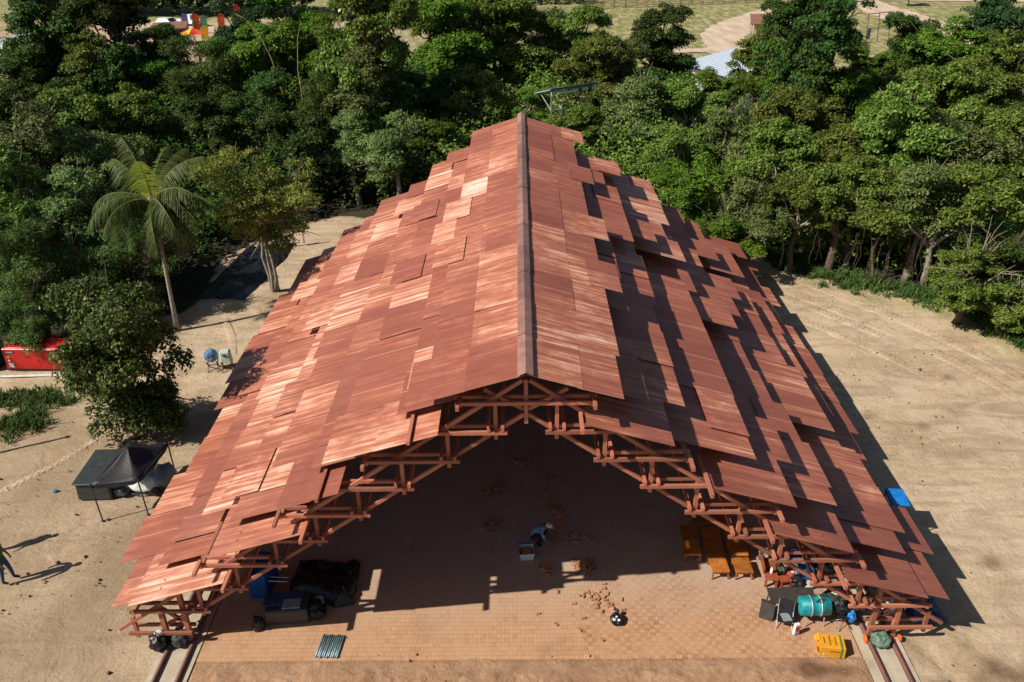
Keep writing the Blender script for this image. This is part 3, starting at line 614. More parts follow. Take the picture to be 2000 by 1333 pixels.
TREES = [
(-33.2,62.4,9.0,3.49,0,'tall dark tree in the top left corner, leftmost above the pale yard'),
(-28.7,62.1,10.0,3.05,0,'tallest black-green tree left of the parked white cars'),
(-28.6,67.5,7.0,2.59,0,'dark pointed tree just in front of the parked white cars'),
(-30.2,60.2,6.0,2.36,1,'rounded brown-olive crown below the black-green tall tree'),
(-34.1,59.8,6.5,2.26,0,'dark tree at the left border beside the pale concrete yard'),
(-30.0,51.0,6.0,2.10,0,'dark green tree at the left border, second below the pale yard'),
(-26.7,60.6,5.5,1.90,2,'small bright green tree below the dark pointed tree'),
(-27.4,51.2,5.5,2.46,1,'olive tree above the spread of pale crowns at left'),
(-25.0,53.1,5.0,2.12,1,'olive tree directly above the tip of the coconut palm'),
(-22.6,60.5,6.0,2.60,4,'feathery green bamboo thicket below the orange parasol'),
(-26.1,44.8,5.0,2.69,3,'wide grey-olive tree left of the coconut palm fronds'),
(-23.2,44.6,5.0,2.01,3,'grey-olive tree touching the left fronds of the coconut palm'),
(-23.9,37.2,4.5,2.10,1,'olive tree at the left border halfway down the wood'),
(-21.6,37.1,4.5,2.04,3,'pale olive tree below the wide grey-olive one at left'),
(-21.8,33.1,3.4,1.69,4,'feathery light green bamboo clump at the left border'),
(-20.1,34.3,3.2,1.45,4,'feathery bamboo clump above the glossy broadleaf tree'),
(-18.5,35.7,3.2,1.44,4,'feathery bamboo clump left of the palm trunk'),
(-21.8,31.5,2.2,1.13,4,'low bamboo clump above the red generator'),
(-23.1,73.2,8.0,2.68,5,'blue-green tree at the right end of the car park'),
(-19.4,62.5,7.0,2.81,2,'bright layered yellow-green tree left of the arching bare stalk'),
(-15.8,63.1,7.0,3.00,2,'bright layered yellow-green tree behind the upright bare stalk'),
(-19.6,75.7,8.0,2.86,2,'green tree above the two bare stalks'),
(-13.9,65.4,7.5,2.33,2,'light green tree below the white dome'),
(-9.0,55.8,11.0,2.51,1,'tall reddish-olive tree covered with creepers at the top edge'),
(-9.7,54.6,7.0,2.56,3,'glossy pale-leaved tree with bare lower branches behind the hall'),
(-12.8,55.7,5.5,1.91,4,'dull bamboo thicket right of the upright bare stalk'),
(-8.3,56.1,5.0,1.85,0,'dark tree right of the glossy pale-leaved tree'),
(-17.8,56.7,5.0,2.17,0,'dark tree below the arching bare stalk'),
(-19.3,52.1,4.5,2.03,0,'dark tree right of the coconut palm crown'),
(-14.3,51.9,4.0,2.09,0,'dark low tree behind the small golden-olive tree'),
(-10.5,51.5,4.2,1.80,3,'grey-green feathery tree left of the far roof corner'),
(-7.8,49.3,4.0,1.93,3,'grey-green bushy tree against the left roof edge'),
(-6.0,54.1,3.6,1.52,2,'broadleaf bright green tree touching the far left gable'),
(-5.3,66.4,7.0,2.88,2,'bright clumped tree in the middle of the wood, left of the olive dome'),
(-6.6,69.6,9.0,2.27,1,'brownish green tree at the top edge left of the hazy slope'),
(-2.5,70.8,8.0,2.94,1,'olive tree at the top edge right of the hazy slope'),
(2.0,73.5,5.5,3.47,3,'pale dome-shaped tree with bare grey branches above the solar rack'),
(4.8,71.6,7.5,2.71,1,'olive tree at the edge of the grass field left of the fence'),
(5.4,63.0,6.5,2.35,1,'green tree between the pale dome-shaped tree and the shed tree'),
(10.6,69.2,6.6,2.90,0,'large dark green tree in front of the white shed'),
(7.5,63.3,5.5,2.05,3,'glossy tree right of the solar rack'),
(-3.2,58.0,5.0,2.06,1,'mid green tree left of the solar rack behind the ridge'),
(0.4,57.0,4.2,1.43,2,'light green tree right behind the end of the ridge'),
(3.6,55.1,4.2,1.46,1,'green tree right behind the far right gable'),
(-6.5,59.0,5.0,2.01,0,'dark hollow tree behind the far left gable'),
(7.7,55.2,4.8,2.40,3,'green tree below the solar rack on the right'),
(11.0,55.7,4.8,2.20,1,'leafy green tree below the white shed'),
(13.9,59.3,4.8,2.01,2,'light green bush-like tree right below the blue shed roof'),
(17.2,62.5,5.5,2.34,1,'green tree right of the shed beside the dirt track'),
(17.4,56.6,10.0,1.99,0,'tall dark tree beside the brown hut, left of a pair'),
(19.1,53.2,10.0,2.08,0,'tall dark tree beside the metal frame, right of a pair'),
(18.7,59.9,6.0,2.24,2,'bright green tree under the tall dark pair'),
(16.9,51.1,5.0,2.30,1,'dark-shadowed green tree in the centre of the right wood'),
(24.1,59.4,6.0,2.22,2,'bright layered tree right of the tall dark pair'),
(20.6,52.8,5.0,2.16,2,'bright green tree above the dead brown branches'),
(27.8,62.2,7.0,2.14,0,'dark leafy tree at the field edge right of the metal frame'),
(30.3,60.8,6.5,3.04,2,'wide flat-topped tree with yellow-green clumps'),
(33.1,61.3,8.0,2.55,5,'blue-green tree at the right border above the flat-topped tree'),
(24.4,53.9,5.0,2.76,1,'olive tree below the dark leafy field-edge tree'),
(27.1,52.4,5.0,2.69,1,'olive tree below the wide flat-topped tree'),
(31.2,54.8,6.0,2.42,1,'olive tree at the right border below the blue-green tree'),
(27.2,46.8,4.6,2.45,1,'green tree at the right border in the middle of the wood'),
(23.1,44.2,4.4,2.34,3,'grey-olive tree two crowns above the vine-hung trunk'),
(20.3,45.3,4.4,2.39,1,'olive tree with tangled creepers in the right wood'),
(17.4,45.5,4.4,2.09,1,'green tree above the forked trunk at the wood edge'),
(14.0,44.2,4.4,2.04,1,'dark green tree above the pale bare branches'),
(12.0,47.9,4.4,2.00,3,'grey-olive tree above the bright tree beside the roof'),
(9.2,47.1,4.2,1.85,1,'green tree beside the far right roof corner'),
(8.7,41.9,3.8,1.68,2,'bright leafy tree pressed against the right roof edge'),
(11.4,39.8,3.4,1.50,3,'pale tree with bare spreading branches at the wood edge'),
(13.9,39.9,3.6,1.72,1,'green tree over the thin curly sapling'),
(17.0,40.0,3.8,2.00,1,'green tree spreading over the forked trunk'),
(19.4,38.6,4.0,2.04,3,'pale green tree hung with dry vines over the bare trunk'),
(22.2,38.6,4.2,2.04,1,'olive tree right of the vine-hung tree'),
(22.1,35.2,3.2,1.41,0,'dark tree at the right border above the tall grass'),
(19.9,34.1,2.6,1.38,1,'creeper thicket tree right of the vine-hung trunk'),
(21.4,33.2,2.0,1.22,1,'low leafy tree at the right border beside the tall grass'),
(10.5,39.6,2.8,1.23,2,'low bright leafy tree where the wood meets the right eave'),
]
NAMES = {0: 'dark_tree', 1: 'olive_tree', 2: 'bright_tree', 3: 'pale_tree', 4: 'bamboo_clump', 5: 'blue_green_tree'}
trg = random.Random(12)
def lift_(x, y, zc): return max(0, 330 - (y - 40) * 7 - zc * 12)     # crowns close to the hall are fuller than those along the field
for n_, (x, y, zc, r_, ty, lab) in enumerate(TREES):
    t = empty(NAMES[ty], (x, y, -.05), trg.uniform(0, 6.28), label=lab, cat='bamboo' if ty == 4 else 'tree', group='trees of the wood around the hall')
    cm, tm, lm = VAR[ty][n_ % len(VAR[ty])]; sz = trg.uniform(.92, 1.12); f_ = min(1.26, max(1.04, 1.04 + (lift_(x, y, zc) - 60) / 260 * .5)); f_ = 1.3 if (-14 < x < 3.5 and y > 60) else f_; r_ *= f_ * 1.1
    tall = max(1.0, (zc / r_) * .42) if ty in (0, 1, 5) else 1.0
    zl = 1.0
    if zc < 3.3: r_ *= 1.15; zl = zc * .75 / r_
    low = [('lower_crown', VAR[ty][(n_ + 1) % len(VAR[ty])][0], (.3, -.3, zc * .55), (r_ * 1.2, r_ * 1.2, zc * .52))] if zc >= 6.5 and ty != 4 else []
    for nm, me, lo, sc in low + [('trunk', tm, (0, 0, 0), (r_ * 1.3, r_ * 1.3, zc - .25 * r_)), ('limbs', lm, (0, 0, zc), (r_, r_, r_)), ('crown', cm, (0, 0, zc if zl == 1.0 else zc * .66), (r_, r_, r_ * zl if zl != 1.0 else r_ * sz * min(max(tall, 1.05), 1.12 if y > 55 else 1.3)))]:
        o = bpy.data.objects.new(nm, me); col.objects.link(o); o.parent = t; o.location = lo; o.scale = sc

# undergrowth filling the wood between the trees: one mass of leaves over lumpy thicket
def thicket(name, poly, n, hmin, hvar, leaf, mat, label, cat, seed, per=5, edge=None):
    rg = np.random.default_rng(seed); P = np.array(poly); lo, hi = P.min(0), P.max(0)
    q = rg.uniform(lo, hi, (n * 4, 2)); q = q[in_poly(q[:, 0], q[:, 1], poly)][:n]
    h = hmin + hvar * np.clip(.5 + .5 * vnoise(q[:, 0], q[:, 1], .28, seed) + .35 * vnoise(q[:, 0], q[:, 1], .8, seed + 1), 0, 1.3)
    h = h + np.clip((q[:, 1] - 46) / 14, 0, 1) * 1.6
    z = h * (1 - rg.random(len(q)) ** 2 * .85)
    p = np.repeat(np.column_stack([q, z]), per, 0) + rg.normal(0, .16, (len(q) * per, 3)); N = rg.normal(0, .6, p.shape) + np.array([0, -.3, 1.0])
    V, F = leaves(p, N, leaf, .5, rg); me = mesh_np(name, V, F); return link(name, me, mat, label=label, cat=cat, kind='stuff')
thicket('undergrowth', [(-45, 34), (-23.4, 34), (-18.8, 35.2), (-17.2, 37.5), (-17, 44), (-15.5, 47.5), (-11.5, 50.5), (-6, 48.5), (-6, 76), (-45, 74)], 30000, 1.0, 3.2, .28, LEAF[0], 'dark green undergrowth filling the wood left of and behind the hall', 'undergrowth', 5)
thicket('undergrowth', [(-6, 48), (0, 47), (8, 45.5), (12.3, 44), (15.5, 40.2), (18.8, 38.4), (21.6, 36.6), (22.6, 33), (30, 28.5), (45, 26), (45, 66), (20, 67), (-6, 74)], 30000, 1.0, 3.0, .28, LEAF[1], 'green undergrowth filling the wood right of the hall', 'undergrowth', 9)
thicket('far_wood', [(-82, 148), (-34, 140), (-34, 150), (-82, 160)], 9000, 5.0, 5.0, .8, LEAF[5], 'dark blue-green wood in a band behind the parked cars', 'wood', 11)
thicket('hillside_scrub', [(-30, 150), (12, 152), (12, 185), (-30, 185)], 5000, .3, 1.2, .8, LEAF[3], 'hazy grey-green scrub at the top edge between tree tops', 'scrub', 12)

# grass at the wood edge and the green patches beside the generator
def grass(name, spots, per, h, label, seed):
    rg = np.random.default_rng(seed); V = []; F = []; k = 0
    s = np.array(spots); c = np.repeat(s[:, :2], per, 0) + rg.normal(0, 1, (len(s) * per, 2)) * np.repeat(s[:, 2:3], per, 0) * .45; n = len(c)
    a = rg.uniform(0, 6.28, n); L = h * rg.uniform(.5, 1.3, n) * np.repeat(s[:, 3], per); w = .018 + .012 * rg.random(n); ln = L * rg.uniform(.2, .8, n)
    d = np.column_stack([np.cos(a), np.sin(a)]); pr = np.column_stack([-d[:, 1], d[:, 0]]) * w[:, None]
    b = np.column_stack([c, np.zeros(n)]); m = np.column_stack([c + d * ln[:, None] * .35, L * .6]); t_ = np.column_stack([c + d * ln[:, None], L * .85])
    z0 = np.zeros((n, 1)); P3 = np.column_stack([pr, z0])
    V = np.stack([b - P3, b + P3, m + P3 * .8, m - P3 * .8, t_ + P3 * .1, t_ - P3 * .1], 1).reshape(-1, 3); i = np.arange(n)[:, None] * 6
    F = np.concatenate([i + [[0, 1, 2, 3]], i + [[3, 2, 4, 5]]]); return link(name, mesh_np(name, V, F), M['grass'], label=label, cat='grass', kind='stuff')
eg = [(12.6, 43), (15.3, 39.2), (18.5, 37.2), (20.9, 35.4), (21.7, 32.4), (24.5, 29.6), (29, 26.5)]
sp = []
gr = random.Random(2)
for (a, b), m_ in zip(zip(eg, eg[1:]), (70, 70, 80, 110, 130, 90)):
    for _ in range(m_): t_ = gr.random(); o_ = gr.gauss(.35, .55); sp.append((a[0] + (b[0] - a[0]) * t_ + o_ * .6, a[1] + (b[1] - a[1]) * t_ + o_ * .8, .3, 1.5 if a[1] < 36 else .8))
grass('tall_grass', sp, 28, .42, 'tall green grass along the foot of the right wood', 3)
sp = [(-20.6 + gr.gauss(0, 1.1), 28.4 + gr.gauss(0, .4), .3, .7) for _ in range(70)] + [(-19.6 + gr.gauss(0, .5), 26.7 + gr.gauss(0, .5), .3, .8) for _ in range(50)] + [(-23 + gr.random() * 6, 32.4 + gr.gauss(0, .35), .3, 1.8) for _ in range(90)]
grass('weeds', sp, 24, .38, 'green weeds around the red generator and the sandy corner', 4)

# ---- the glossy broadleaf tree in the left foreground
def big_tree(name, x, y, zc, rad, seed, mat, label, nl, ntw, leaf, asp, bark, ntr=1, r0=.05, per=7, clump=.06, flat=1.0, limbs=14, droop=.05, spread=.72):
    t = empty(name, (x, y, -.02), 0, label=label, cat='tree')
    cm, cc, lr = crown_mesh('crown', seed, nl=nl, ntw=ntw, per=per, leaf=leaf, asp=asp, flat=flat, clump=clump, droop=droop, spread=spread); cm.materials.append(mat)
    link('crown', cm, None, t, (0, 0, zc), scale=(rad[0], rad[1], rad[2]))
    tm = trunk_mesh('trunk', seed, cc, lr, r0, ntr); link('trunk', tm, bark, t, scale=(rad[0], rad[0], zc - .35 * rad[2]))
    lm = limbs_mesh('limbs', seed + 1, cc, limbs, .03, 2); link('limbs', lm, bark, t, (0, 0, zc), scale=(rad[0], rad[1], rad[2])); return t
big_tree('broadleaf_tree', -14.7, 25.6, 2.95, (3.0, 2.9, 3.75), 507, M['leaf_glossy'], 'glossy dark broadleaf tree in front of the red generator, beside the black canopy', 26, 7500, .050, .5, M['bark'], 1, .045, 6, .05, 1.0, 18, spread=.56)
big_tree('small_golden_tree', -12.7, 38.3, 5.0, (2.7, 2.5, 2.9), 502, M['leaf_gold'], 'small golden-olive tree with several thin stems between palm and roof', 22, 5200, .046, .5, M['bark_pale'], 4, .03, 6, .06, 1.1, 20)

# ---- coconut palm
def palm(x, y, hub, label):
    t = empty('coconut_palm', (x, y, 0), 0, label=label, cat='palm'); h = Vector(hub) - Vector((x, y, 0))
    pts = [Vector((0, 0, -.1)), Vector((.06, 0, 1.6)), Vector((.13, 0, 3.4)), Vector((h.x * .85, 0, 5.0)), h]
    MB().tube(pts, [.13, .095, .085, .08, .09], 10).build('trunk', M['palm_bark'], t, smooth=True)
    MB().blob(h + Vector((0, 0, .12)), (.5, .5, .6), 3, 2, .3).build('crown_shaft', M['palm_dead'], t, smooth=True)
    rg = random.Random(8)
    # (azimuth deg, first elevation, length, droop, material)
    FR = [(100, 82, 2.1, .2, 'palm_young'), (75, 70, 3.2, .5, 'palm_leaf'), (125, 68, 3.2, .5, 'palm_leaf'), (20, 52, 3.3, .9, 'palm_leaf'), (55, 58, 3.3, .8, 'palm_leaf'), (150, 50, 3.2, .9, 'palm_leaf'),
          (180, 38, 3.0, 1.2, 'palm_leaf'), (0, 30, 3.1, 1.3, 'palm_leaf'), (-25, 18, 3.3, 1.5, 'palm_leaf'), (205, 22, 3.0, 1.5, 'palm_leaf'), (230, 20, 3.0, 1.7, 'palm_leaf'), (255, 12, 3.1, 1.9, 'palm_leaf'),
          (285, 10, 3.2, 1.9, 'palm_leaf'), (310, 5, 3.4, 1.8, 'palm_leaf'), (335, 0, 3.5, 1.7, 'palm_leaf'), (270, -15, 2.8, 1.9, 'palm_dead'), (320, -20, 3.0, 1.7, 'palm_dead'), (30, 12, 3.1, 1.5, 'palm_leaf'), (160, 8, 2.8, 1.6, 'palm_leaf'), (345, 42, 3.2, 1.0, 'palm_leaf'), (110, 55, 3.0, .8, 'palm_leaf'), (195, 5, 2.9, 1.5, 'palm_leaf'), (245, 30, 3.0, 1.5, 'palm_leaf'), (300, 25, 3.2, 1.5, 'palm_leaf')]
    for az, el, L, dr, mt in FR:
        az += rg.uniform(-9, 9); el += rg.uniform(-10, 6); L *= rg.uniform(.78, 1.1); dr *= rg.uniform(1.0, 1.5); bend = rg.uniform(-.35, .75)
        a, e = R(az), R(el); d = Vector((math.cos(a) * math.cos(e), math.sin(a) * math.cos(e), math.sin(e))); P = [h + Vector((0, 0, .2))]; n = 16
        for k in range(n):
            P.append(P[-1] + d * (L / n)); d = (d + Vector((bend / n * .8, bend / n * .3, -dr / n * (.6 + 1.2 * k / n)))).normalized()
        rib = MB().tube(P, [.024 * (1 - k / (n + 1)) + .004 for k in range(n + 1)], 5)
        fr = rib.build('frond', M['frond_rib'] if mt == 'palm_leaf' else M[mt], t)
        V = []; F = []
        side = Vector((-math.sin(a), math.cos(a), 0)); m_ = 70
        for q in range(m_):
            f = .12 + .88 * q / m_; i = min(int(f * n), n - 1); p0 = P[i].lerp(P[i + 1], f * n - i); tg = (P[i + 1] - P[i]).normalized()
            for s in (-1, 1):
                if rg.random() < .12: continue
                ll = rg.uniform(.7, 1.15) * .80 * math.sin(math.pi * (.14 + .82 * f)) ** .6 * rg.uniform(.85, 1.1); w_ = .019
                dd = (side * s * .85 + tg * .55 + Vector((0, 0, -.75 + .3 * rg.random()))).normalized(); e1 = p0 + dd * ll * .5; e2 = p0 + dd * ll + Vector((0, 0, -ll * .34))
                k = len(V); wv = tg * w_; V += [p0 - wv, p0 + wv, e1 + wv, e1 - wv, e2 + wv * .15, e2 - wv * .15]; F += [(k, k + 1, k + 2, k + 3), (k + 3, k + 2, k + 4, k + 5)]
        link('leaflets', mesh_np('leaflets', [tuple(v) for v in V], F), M[mt], fr)
    for k in range(5):
        a = k * 1.3; MB().blob(h + Vector((math.cos(a) * .27, math.sin(a) * .27, -.12)), (.2, .2, .24), k, 2, .08).build('coconut', M['bamboo_stalk'], t, smooth=True)
palm(-16.18, 34.17, (-15.96, 34.17, 6.2), 'coconut palm with grey trunk and one yellow young frond left of the hall')

# ---- bare stalks, saplings, trunks and vines at the wood edges
def stalk(pts, r_, label, name='bare_stalk'):
    b = Vector(pts[0]); t = empty(name, b, label=label, cat='stalk')
    Q = [Vector(p) - b for p in pts]; MB().tube(Q, [r_ * (1 - .8 * k / (len(Q) - 1)) for k in range(len(Q))], 6).build('stem', M['bamboo_stalk'], t, smooth=True)
    mb = MB()
    for k in range(8): p = Q[-1] + Vector((random.uniform(-.25, .25), 0, random.uniform(-.2, .1))); mb.quad(Q[-1], Q[-1] + (p - Q[-1]) * .5 + Vector((.03, 0, .03)), p, Q[-1] + (p - Q[-1]) * .5 - Vector((.03, 0, .03)))
    mb.build('leaf_tuft', M['palm_leaf'], t)
stalk([(-16.9, 60, 0), (-16.7, 60, 3.6), (-16.9, 60, 5.8), (-17.3, 60, 7.8), (-17.9, 60, 9.4), (-18.7, 60, 10.4), (-19.3, 60, 10.7)], .055, 'bare bamboo stalk arching to the left above the wood')
stalk([(-15.5, 60, 0), (-15.5, 60, 4.7), (-15.55, 60, 7.0), (-15.3, 60, 9.0), (-14.9, 60, 10.2)], .055, 'upright bare bamboo stalk right of the arching one')
def vine_trunk(x, y, h, r_, seed, label, name, fork=True, vines=10, mat='bark_pale'):
    t = empty(name, (x, y, 0), label=label, cat='tree trunk'); rg = random.Random(seed)
    P = [Vector((0, 0, -.1))]
    for k in range(5): P.append(P[-1] + Vector((rg.uniform(-.15, .15), rg.uniform(-.1, .1), h / 5)))
    MB().tube(P, [r_ * (1.25 - .13 * k) for k in range(6)], 8).build('trunk', M[mat], t, smooth=True)
    if fork:
        for s in (-1, 1): MB().tube([P[3], P[3] + Vector((s * .5, -.1, .6)), P[3] + Vector((s * 1.2, -.3, 1.1)), P[3] + Vector((s * 1.9, -.3, 1.9))], [r_ * .7, r_ * .5, r_ * .35, r_ * .12], 6).build('branch', M[mat], t, smooth=True)
    for k in range(vines):
        x0 = rg.uniform(-1.6, 1.6); y0 = rg.uniform(-.7, .4); Q = [Vector((x0, y0, h * rg.uniform(.8, 1.1)))]
        for q in range(6): Q.append(Q[-1] + Vector((rg.uniform(-.16, .16), rg.uniform(-.08, .08), -h * .14)))
        MB().tube(Q, .009, 4).build('vine', M['bark'], t)
vine_trunk(20.2, 38.2, 3.6, .17, 4, 'pale bare trunk with hanging dry vines at the right wood edge', 'vine_hung_trunk', True, 14)
vine_trunk(15.9, 39.8, 3.4, .2, 5, 'grey forked trunk behind the grass, left of the vine-hung trunk', 'forked_trunk', True, 6, 'bark')
vine_trunk(13.6, 40.6, 2.9, .06, 6, 'thin pale curly sapling at the sand edge right of the hall', 'curly_sapling', False, 2)
vine_trunk(11.4, 44.4, 3.0, .16, 7, 'brown trunk just past the right eave at the far end', 'edge_trunk', False, 2, 'bark')
vine_trunk(17.8, 38.6, 3.2, .08, 8, 'slender dark trunk among vines between the forked and vine-hung trunks', 'slender_trunk', False, 14, 'bark')
# ------------------------------------------------------------------ things on the left
def generator(x0, x1, y, label, mat, name, marks=True):
    L = x1 - x0; t = empty(name, ((x0 + x1) / 2, y, 0), R(-3), label=label, cat='generator')
    MB().box((0, 0, .62), (L, 1.0, .98)).build('housing', M[mat], t, bevel=.03)
    MB().box((0, 0, .09), (L + .08, .9, .14)).build('skid', M['dark_steel'], t)
    lid = MB().box((0, 0, 1.125), (L - .1, .9, .035)).build('lid', M[mat], t, bevel=.01)
    for k in range(6): MB().box((-L / 2 + .3 + .16 * k, 0, 1.15), (.05, .5, .02)).build('vent_slot', M['dark_steel'], lid)
    if marks:
        MB().box((-L / 2 + .32, -.505, .95), (.42, .012, .11)).build('name_plate', M['black_cloth'], t)
        for k in range(5): MB().box((-L / 2 + .18 + .07 * k, -.514, .95), (.04, .008, .055)).build('plate_letter', M['white_plastic'], t)
        MB().box((-L / 2 + .2, -.505, .7), (.16, .012, .06)).build('yellow_sticker', M['yellow_flag'], t)
        MB().box((-L / 2 + .26, -.505, .32), (.2, .012, .2)).build('white_sticker', M['white_plastic'], t)
        MB().lathe([(.0, 0), (.06, 0), (.06, .015), (0, .015)], 12, (-L / 2 + .22, -.503, .55), Matrix.Rotation(R(90), 3, 'X')).build('gauge', M['white_plastic'], t)
        for x in (.0, .75): MB().box((x - .3, -.503, .6), (.62, .012, .72)).build('side_door', M[mat], t)
generator(-22.25, -19.15, 31.1, 'red generator box with black name plate behind the glossy broadleaf tree', 'red_paint', 'red_generator')
generator(-25.2, -22.75, 31.2, 'dark teal generator box at the left border beside the red one', 'teal_box', 'teal_generator', False)
MB().tube([(-25, 30.2, .05), (-22, 30.15, .06), (-19.5, 30.25, .05), (-18.2, 30.0, .05)], .05, 6).build('white_hose', M['white_plastic'], label='white hose lying on the ground in front of the red generator', cat='hose')

def cooler(x, y, mat, label, name, wrap):
    t = empty(name, (x, y, 0), R(8), label=label, cat='cooler')
    if wrap: MB().blob((0, 0, .72), (.56, .46, .62), 4, 3, .16, 3).build('wrapped_body', M[mat], t)
    else:
        MB().box((0, 0, .72), (.46, .36, .52), taper=.9).build('body', M[mat], t, bevel=.05); MB().box((0, -.19, .82), (.16, .02, .08)).build('handle_slot', M['dark_steel'], t)
    for sx in (-1, 1):
        MB().bar((sx * .2, -.25, 0), (sx * .2, .2, .5), .035, .035).build('leg', M['bark'], t); MB().bar((sx * .2, .25, 0), (sx * .2, -.2, .5), .035, .035).build('leg', M['bark'], t)
    MB().bar((-.2, 0, .25), (.2, 0, .25), .03, .03).build('crossbar', M['bark'], t)
cooler(-13.32, 30.6, 'cooler_blue', 'box wrapped in blue plastic on crossed legs, left of a pair', 'wrapped_cooler', True)
cooler(-12.68, 30.55, 'cooler_white', 'pale green-white box on crossed legs beside the roof edge', 'pale_cooler', False)

def drape(name, x0, x1, y0, y1, n, h, seed, mat, label, cat, rim=.5, skew=0):
    xs = np.linspace(0, 1, n); A_, B_ = np.meshgrid(xs, xs); e = np.minimum(np.minimum(A_, 1 - A_), np.minimum(B_, 1 - B_)); e = np.clip(e / .18, 0, 1)
    wob = .12 * vnoise(A_ * 6, B_ * 6, 1, seed); X = x0 + (x1 - x0) * (A_ + wob * .5) + skew * B_; Y = y0 + (y1 - y0) * (B_ + wob * .4)
    Z = .02 + h * e ** .6 * np.clip(.55 + .6 * vnoise(A_ * 3, B_ * 3, 1, seed + 2) + .35 * np.abs(vnoise(A_ * 9, B_ * 9, 1, seed + 3)), .08, 2)
    ii = np.arange(n * n).reshape(n, n); F = np.stack([ii[:-1, :-1], ii[:-1, 1:], ii[1:, 1:], ii[1:, :-1]], -1).reshape(-1, 4)
    c = Vector(((x0 + x1) / 2, (y0 + y1) / 2, 0)); return link(name, mesh_np(name, np.stack([X - c.x, Y - c.y, Z], -1).reshape(-1, 3), F, True), mat, loc=c, label=label, cat=cat)
drape('black_tarpaulin', -16.6, -13.9, 37.5, 44.4, 34, .45, 3, M['black_plastic'], 'crumpled black tarpaulin on the ground behind the coconut palm', 'tarpaulin', skew=.9)
t = empty('wooden_trestle', (-13.1, 44.4, 0), label='small grey wooden post frame in the shade behind the golden-olive tree', cat='trestle')
MB().bar((0, 0, 0), (0, 0, 1.3), .09, .09).build('post', M['bark_pale'], t); MB().bar((.55, .1, .2), (.55, .1, 1.35), .08, .08).build('post', M['bark_pale'], t); MB().bar((-.1, 0, .8), (.65, .1, 1.0), .06, .08).build('crossbar', M['bark_pale'], t)
t = empty('wooden_pole', (-22.3, 23.6, 0), label='slim wooden pole left of the frame casting a thin shadow', cat='pole')
MB().tube([(0, 0, 0), (.03, 0, 2.5), (0, 0, 4.9)], [.08, .07, .06], 8).build('shaft', M['bark'], t, smooth=True); MB().box((0, 0, 4.93), (.16, .16, .06)).build('cap', M['dark_steel'], t)

# black canopy and the covered boxes around it
t = empty('canopy_tent', (-13.1, 22.0, 0), label='black pop-up canopy on four thin legs beside the left eave', cat='canopy tent')
ZE, ZP = 1.50, 2.12; cor = [(-.80, -1.06), (.62, -.82), (.86, 1.15), (-.52, 1.25)]; feet = [(-.77, -1.07), (.63, -.81), (.86, 1.15), (-.52, 1.25)]
mb = MB(); n = 8; pk = Vector((.04, .12, ZP))
for q in range(4):
    a, b = Vector((*cor[q], ZE)), Vector((*cor[(q + 1) % 4], ZE)); g = []
    for i in range(n + 1):
        row = []
        for j in range(n + 1):
            e = a.lerp(b, j / n); p_ = e.lerp(pk, i / n); sag = -.10 * math.sin(math.pi * j / n) * (1 - i / n) - .12 * math.sin(math.pi * i / n); row.append(mb.bm.verts.new(p_ + Vector((0, 0, sag * .9))))
        g.append(row)
    for i in range(n):
        for j in range(n):
            if i == n - 1: mb.bm.faces.new((g[i][j], g[i][j + 1], g[n][0])) if g[n][0].is_valid else None
            else: mb.bm.faces.new((g[i][j], g[i][j + 1], g[i + 1][j + 1], g[i + 1][j]))
    v0 = [g[0][j] for j in range(n + 1)]; lo = [mb.bm.verts.new(v.co + Vector((0, 0, -.14 - .03 * math.sin(j * 2.1)))) for j, v in enumerate(v0)]
    for j in range(n): mb.bm.faces.new((v0[j], v0[j + 1], lo[j + 1], lo[j]))
bmesh.ops.remove_doubles(mb.bm, verts=mb.bm.verts[:], dist=.002); mb.build('roof_cloth', M['black_cloth'], t, smooth=True)
for f_, c_ in zip(feet, cor): MB().bar((*f_, 0), (*c_, ZE), .035, .035).build('leg', M['dark_steel'], t); MB().box((*f_, .01), (.09, .09, .02)).build('foot', M['dark_steel'], t)
for q in range(4): MB().bar((*cor[q], ZE - .06), (*cor[(q + 1) % 4], ZE - .06), .02, .02).build('frame_bar', M['dark_steel'], t)
t = empty('covered_box', (-14.6, 22.9, 0), R(2), label='long charcoal tarpaulin-covered box left of the black canopy', cat='covered box')
MB().box((0, 0, .36), (1.15, 1.9, .68), taper=.97).build('cover', M['charcoal_tarp'], t, bevel=.05); MB().box((0, 0, .72), (1.24, 2.0, .05)).build('top_flap', M['charcoal_tarp'], t, bevel=.02)
MB().blob((.75, -.55, .2), (.8, .7, .45), 6, 3, .3, 2.5, 0).build('loose_fold', M['charcoal_tarp'], t)
t = empty('covered_motorbike', (-13.0, 22.5, 0), label='pale sheet over a low object under the black canopy', cat='covered object')
MB().blob((-.05, 0, .34), (1.15, .7, .68), 9, 3, .22, 2.0, .06).build('white_sheet', M['white_plastic'], t, smooth=True); MB().blob((.5, .35, .36), (.8, 1.1, .75), 5, 3, .25, 2.0, .02).build('grey_sheet', M['grey_sheet'], t, smooth=True)
MB().tube([(-.4, -.35, .12), (.45, -.3, .12)], .03, 6).build('bar', M['dark_steel'], t); MB().lathe([(.1, -.04), (.17, -.04), (.17, .04), (.1, .04)], 14, (.42, -.3, .17), Matrix.Rotation(R(90), 3, 'X')).build('wheel', M['rubber'], t)
MB().blob((0, 0, .04), (.22, .16, .09), 3, 2, .2).build('plastic_bottle', M['cooler_blue'], loc=(-16.2, 22.45, .02), label='small blue plastic scrap on the sand left of the canopy', cat='litter')

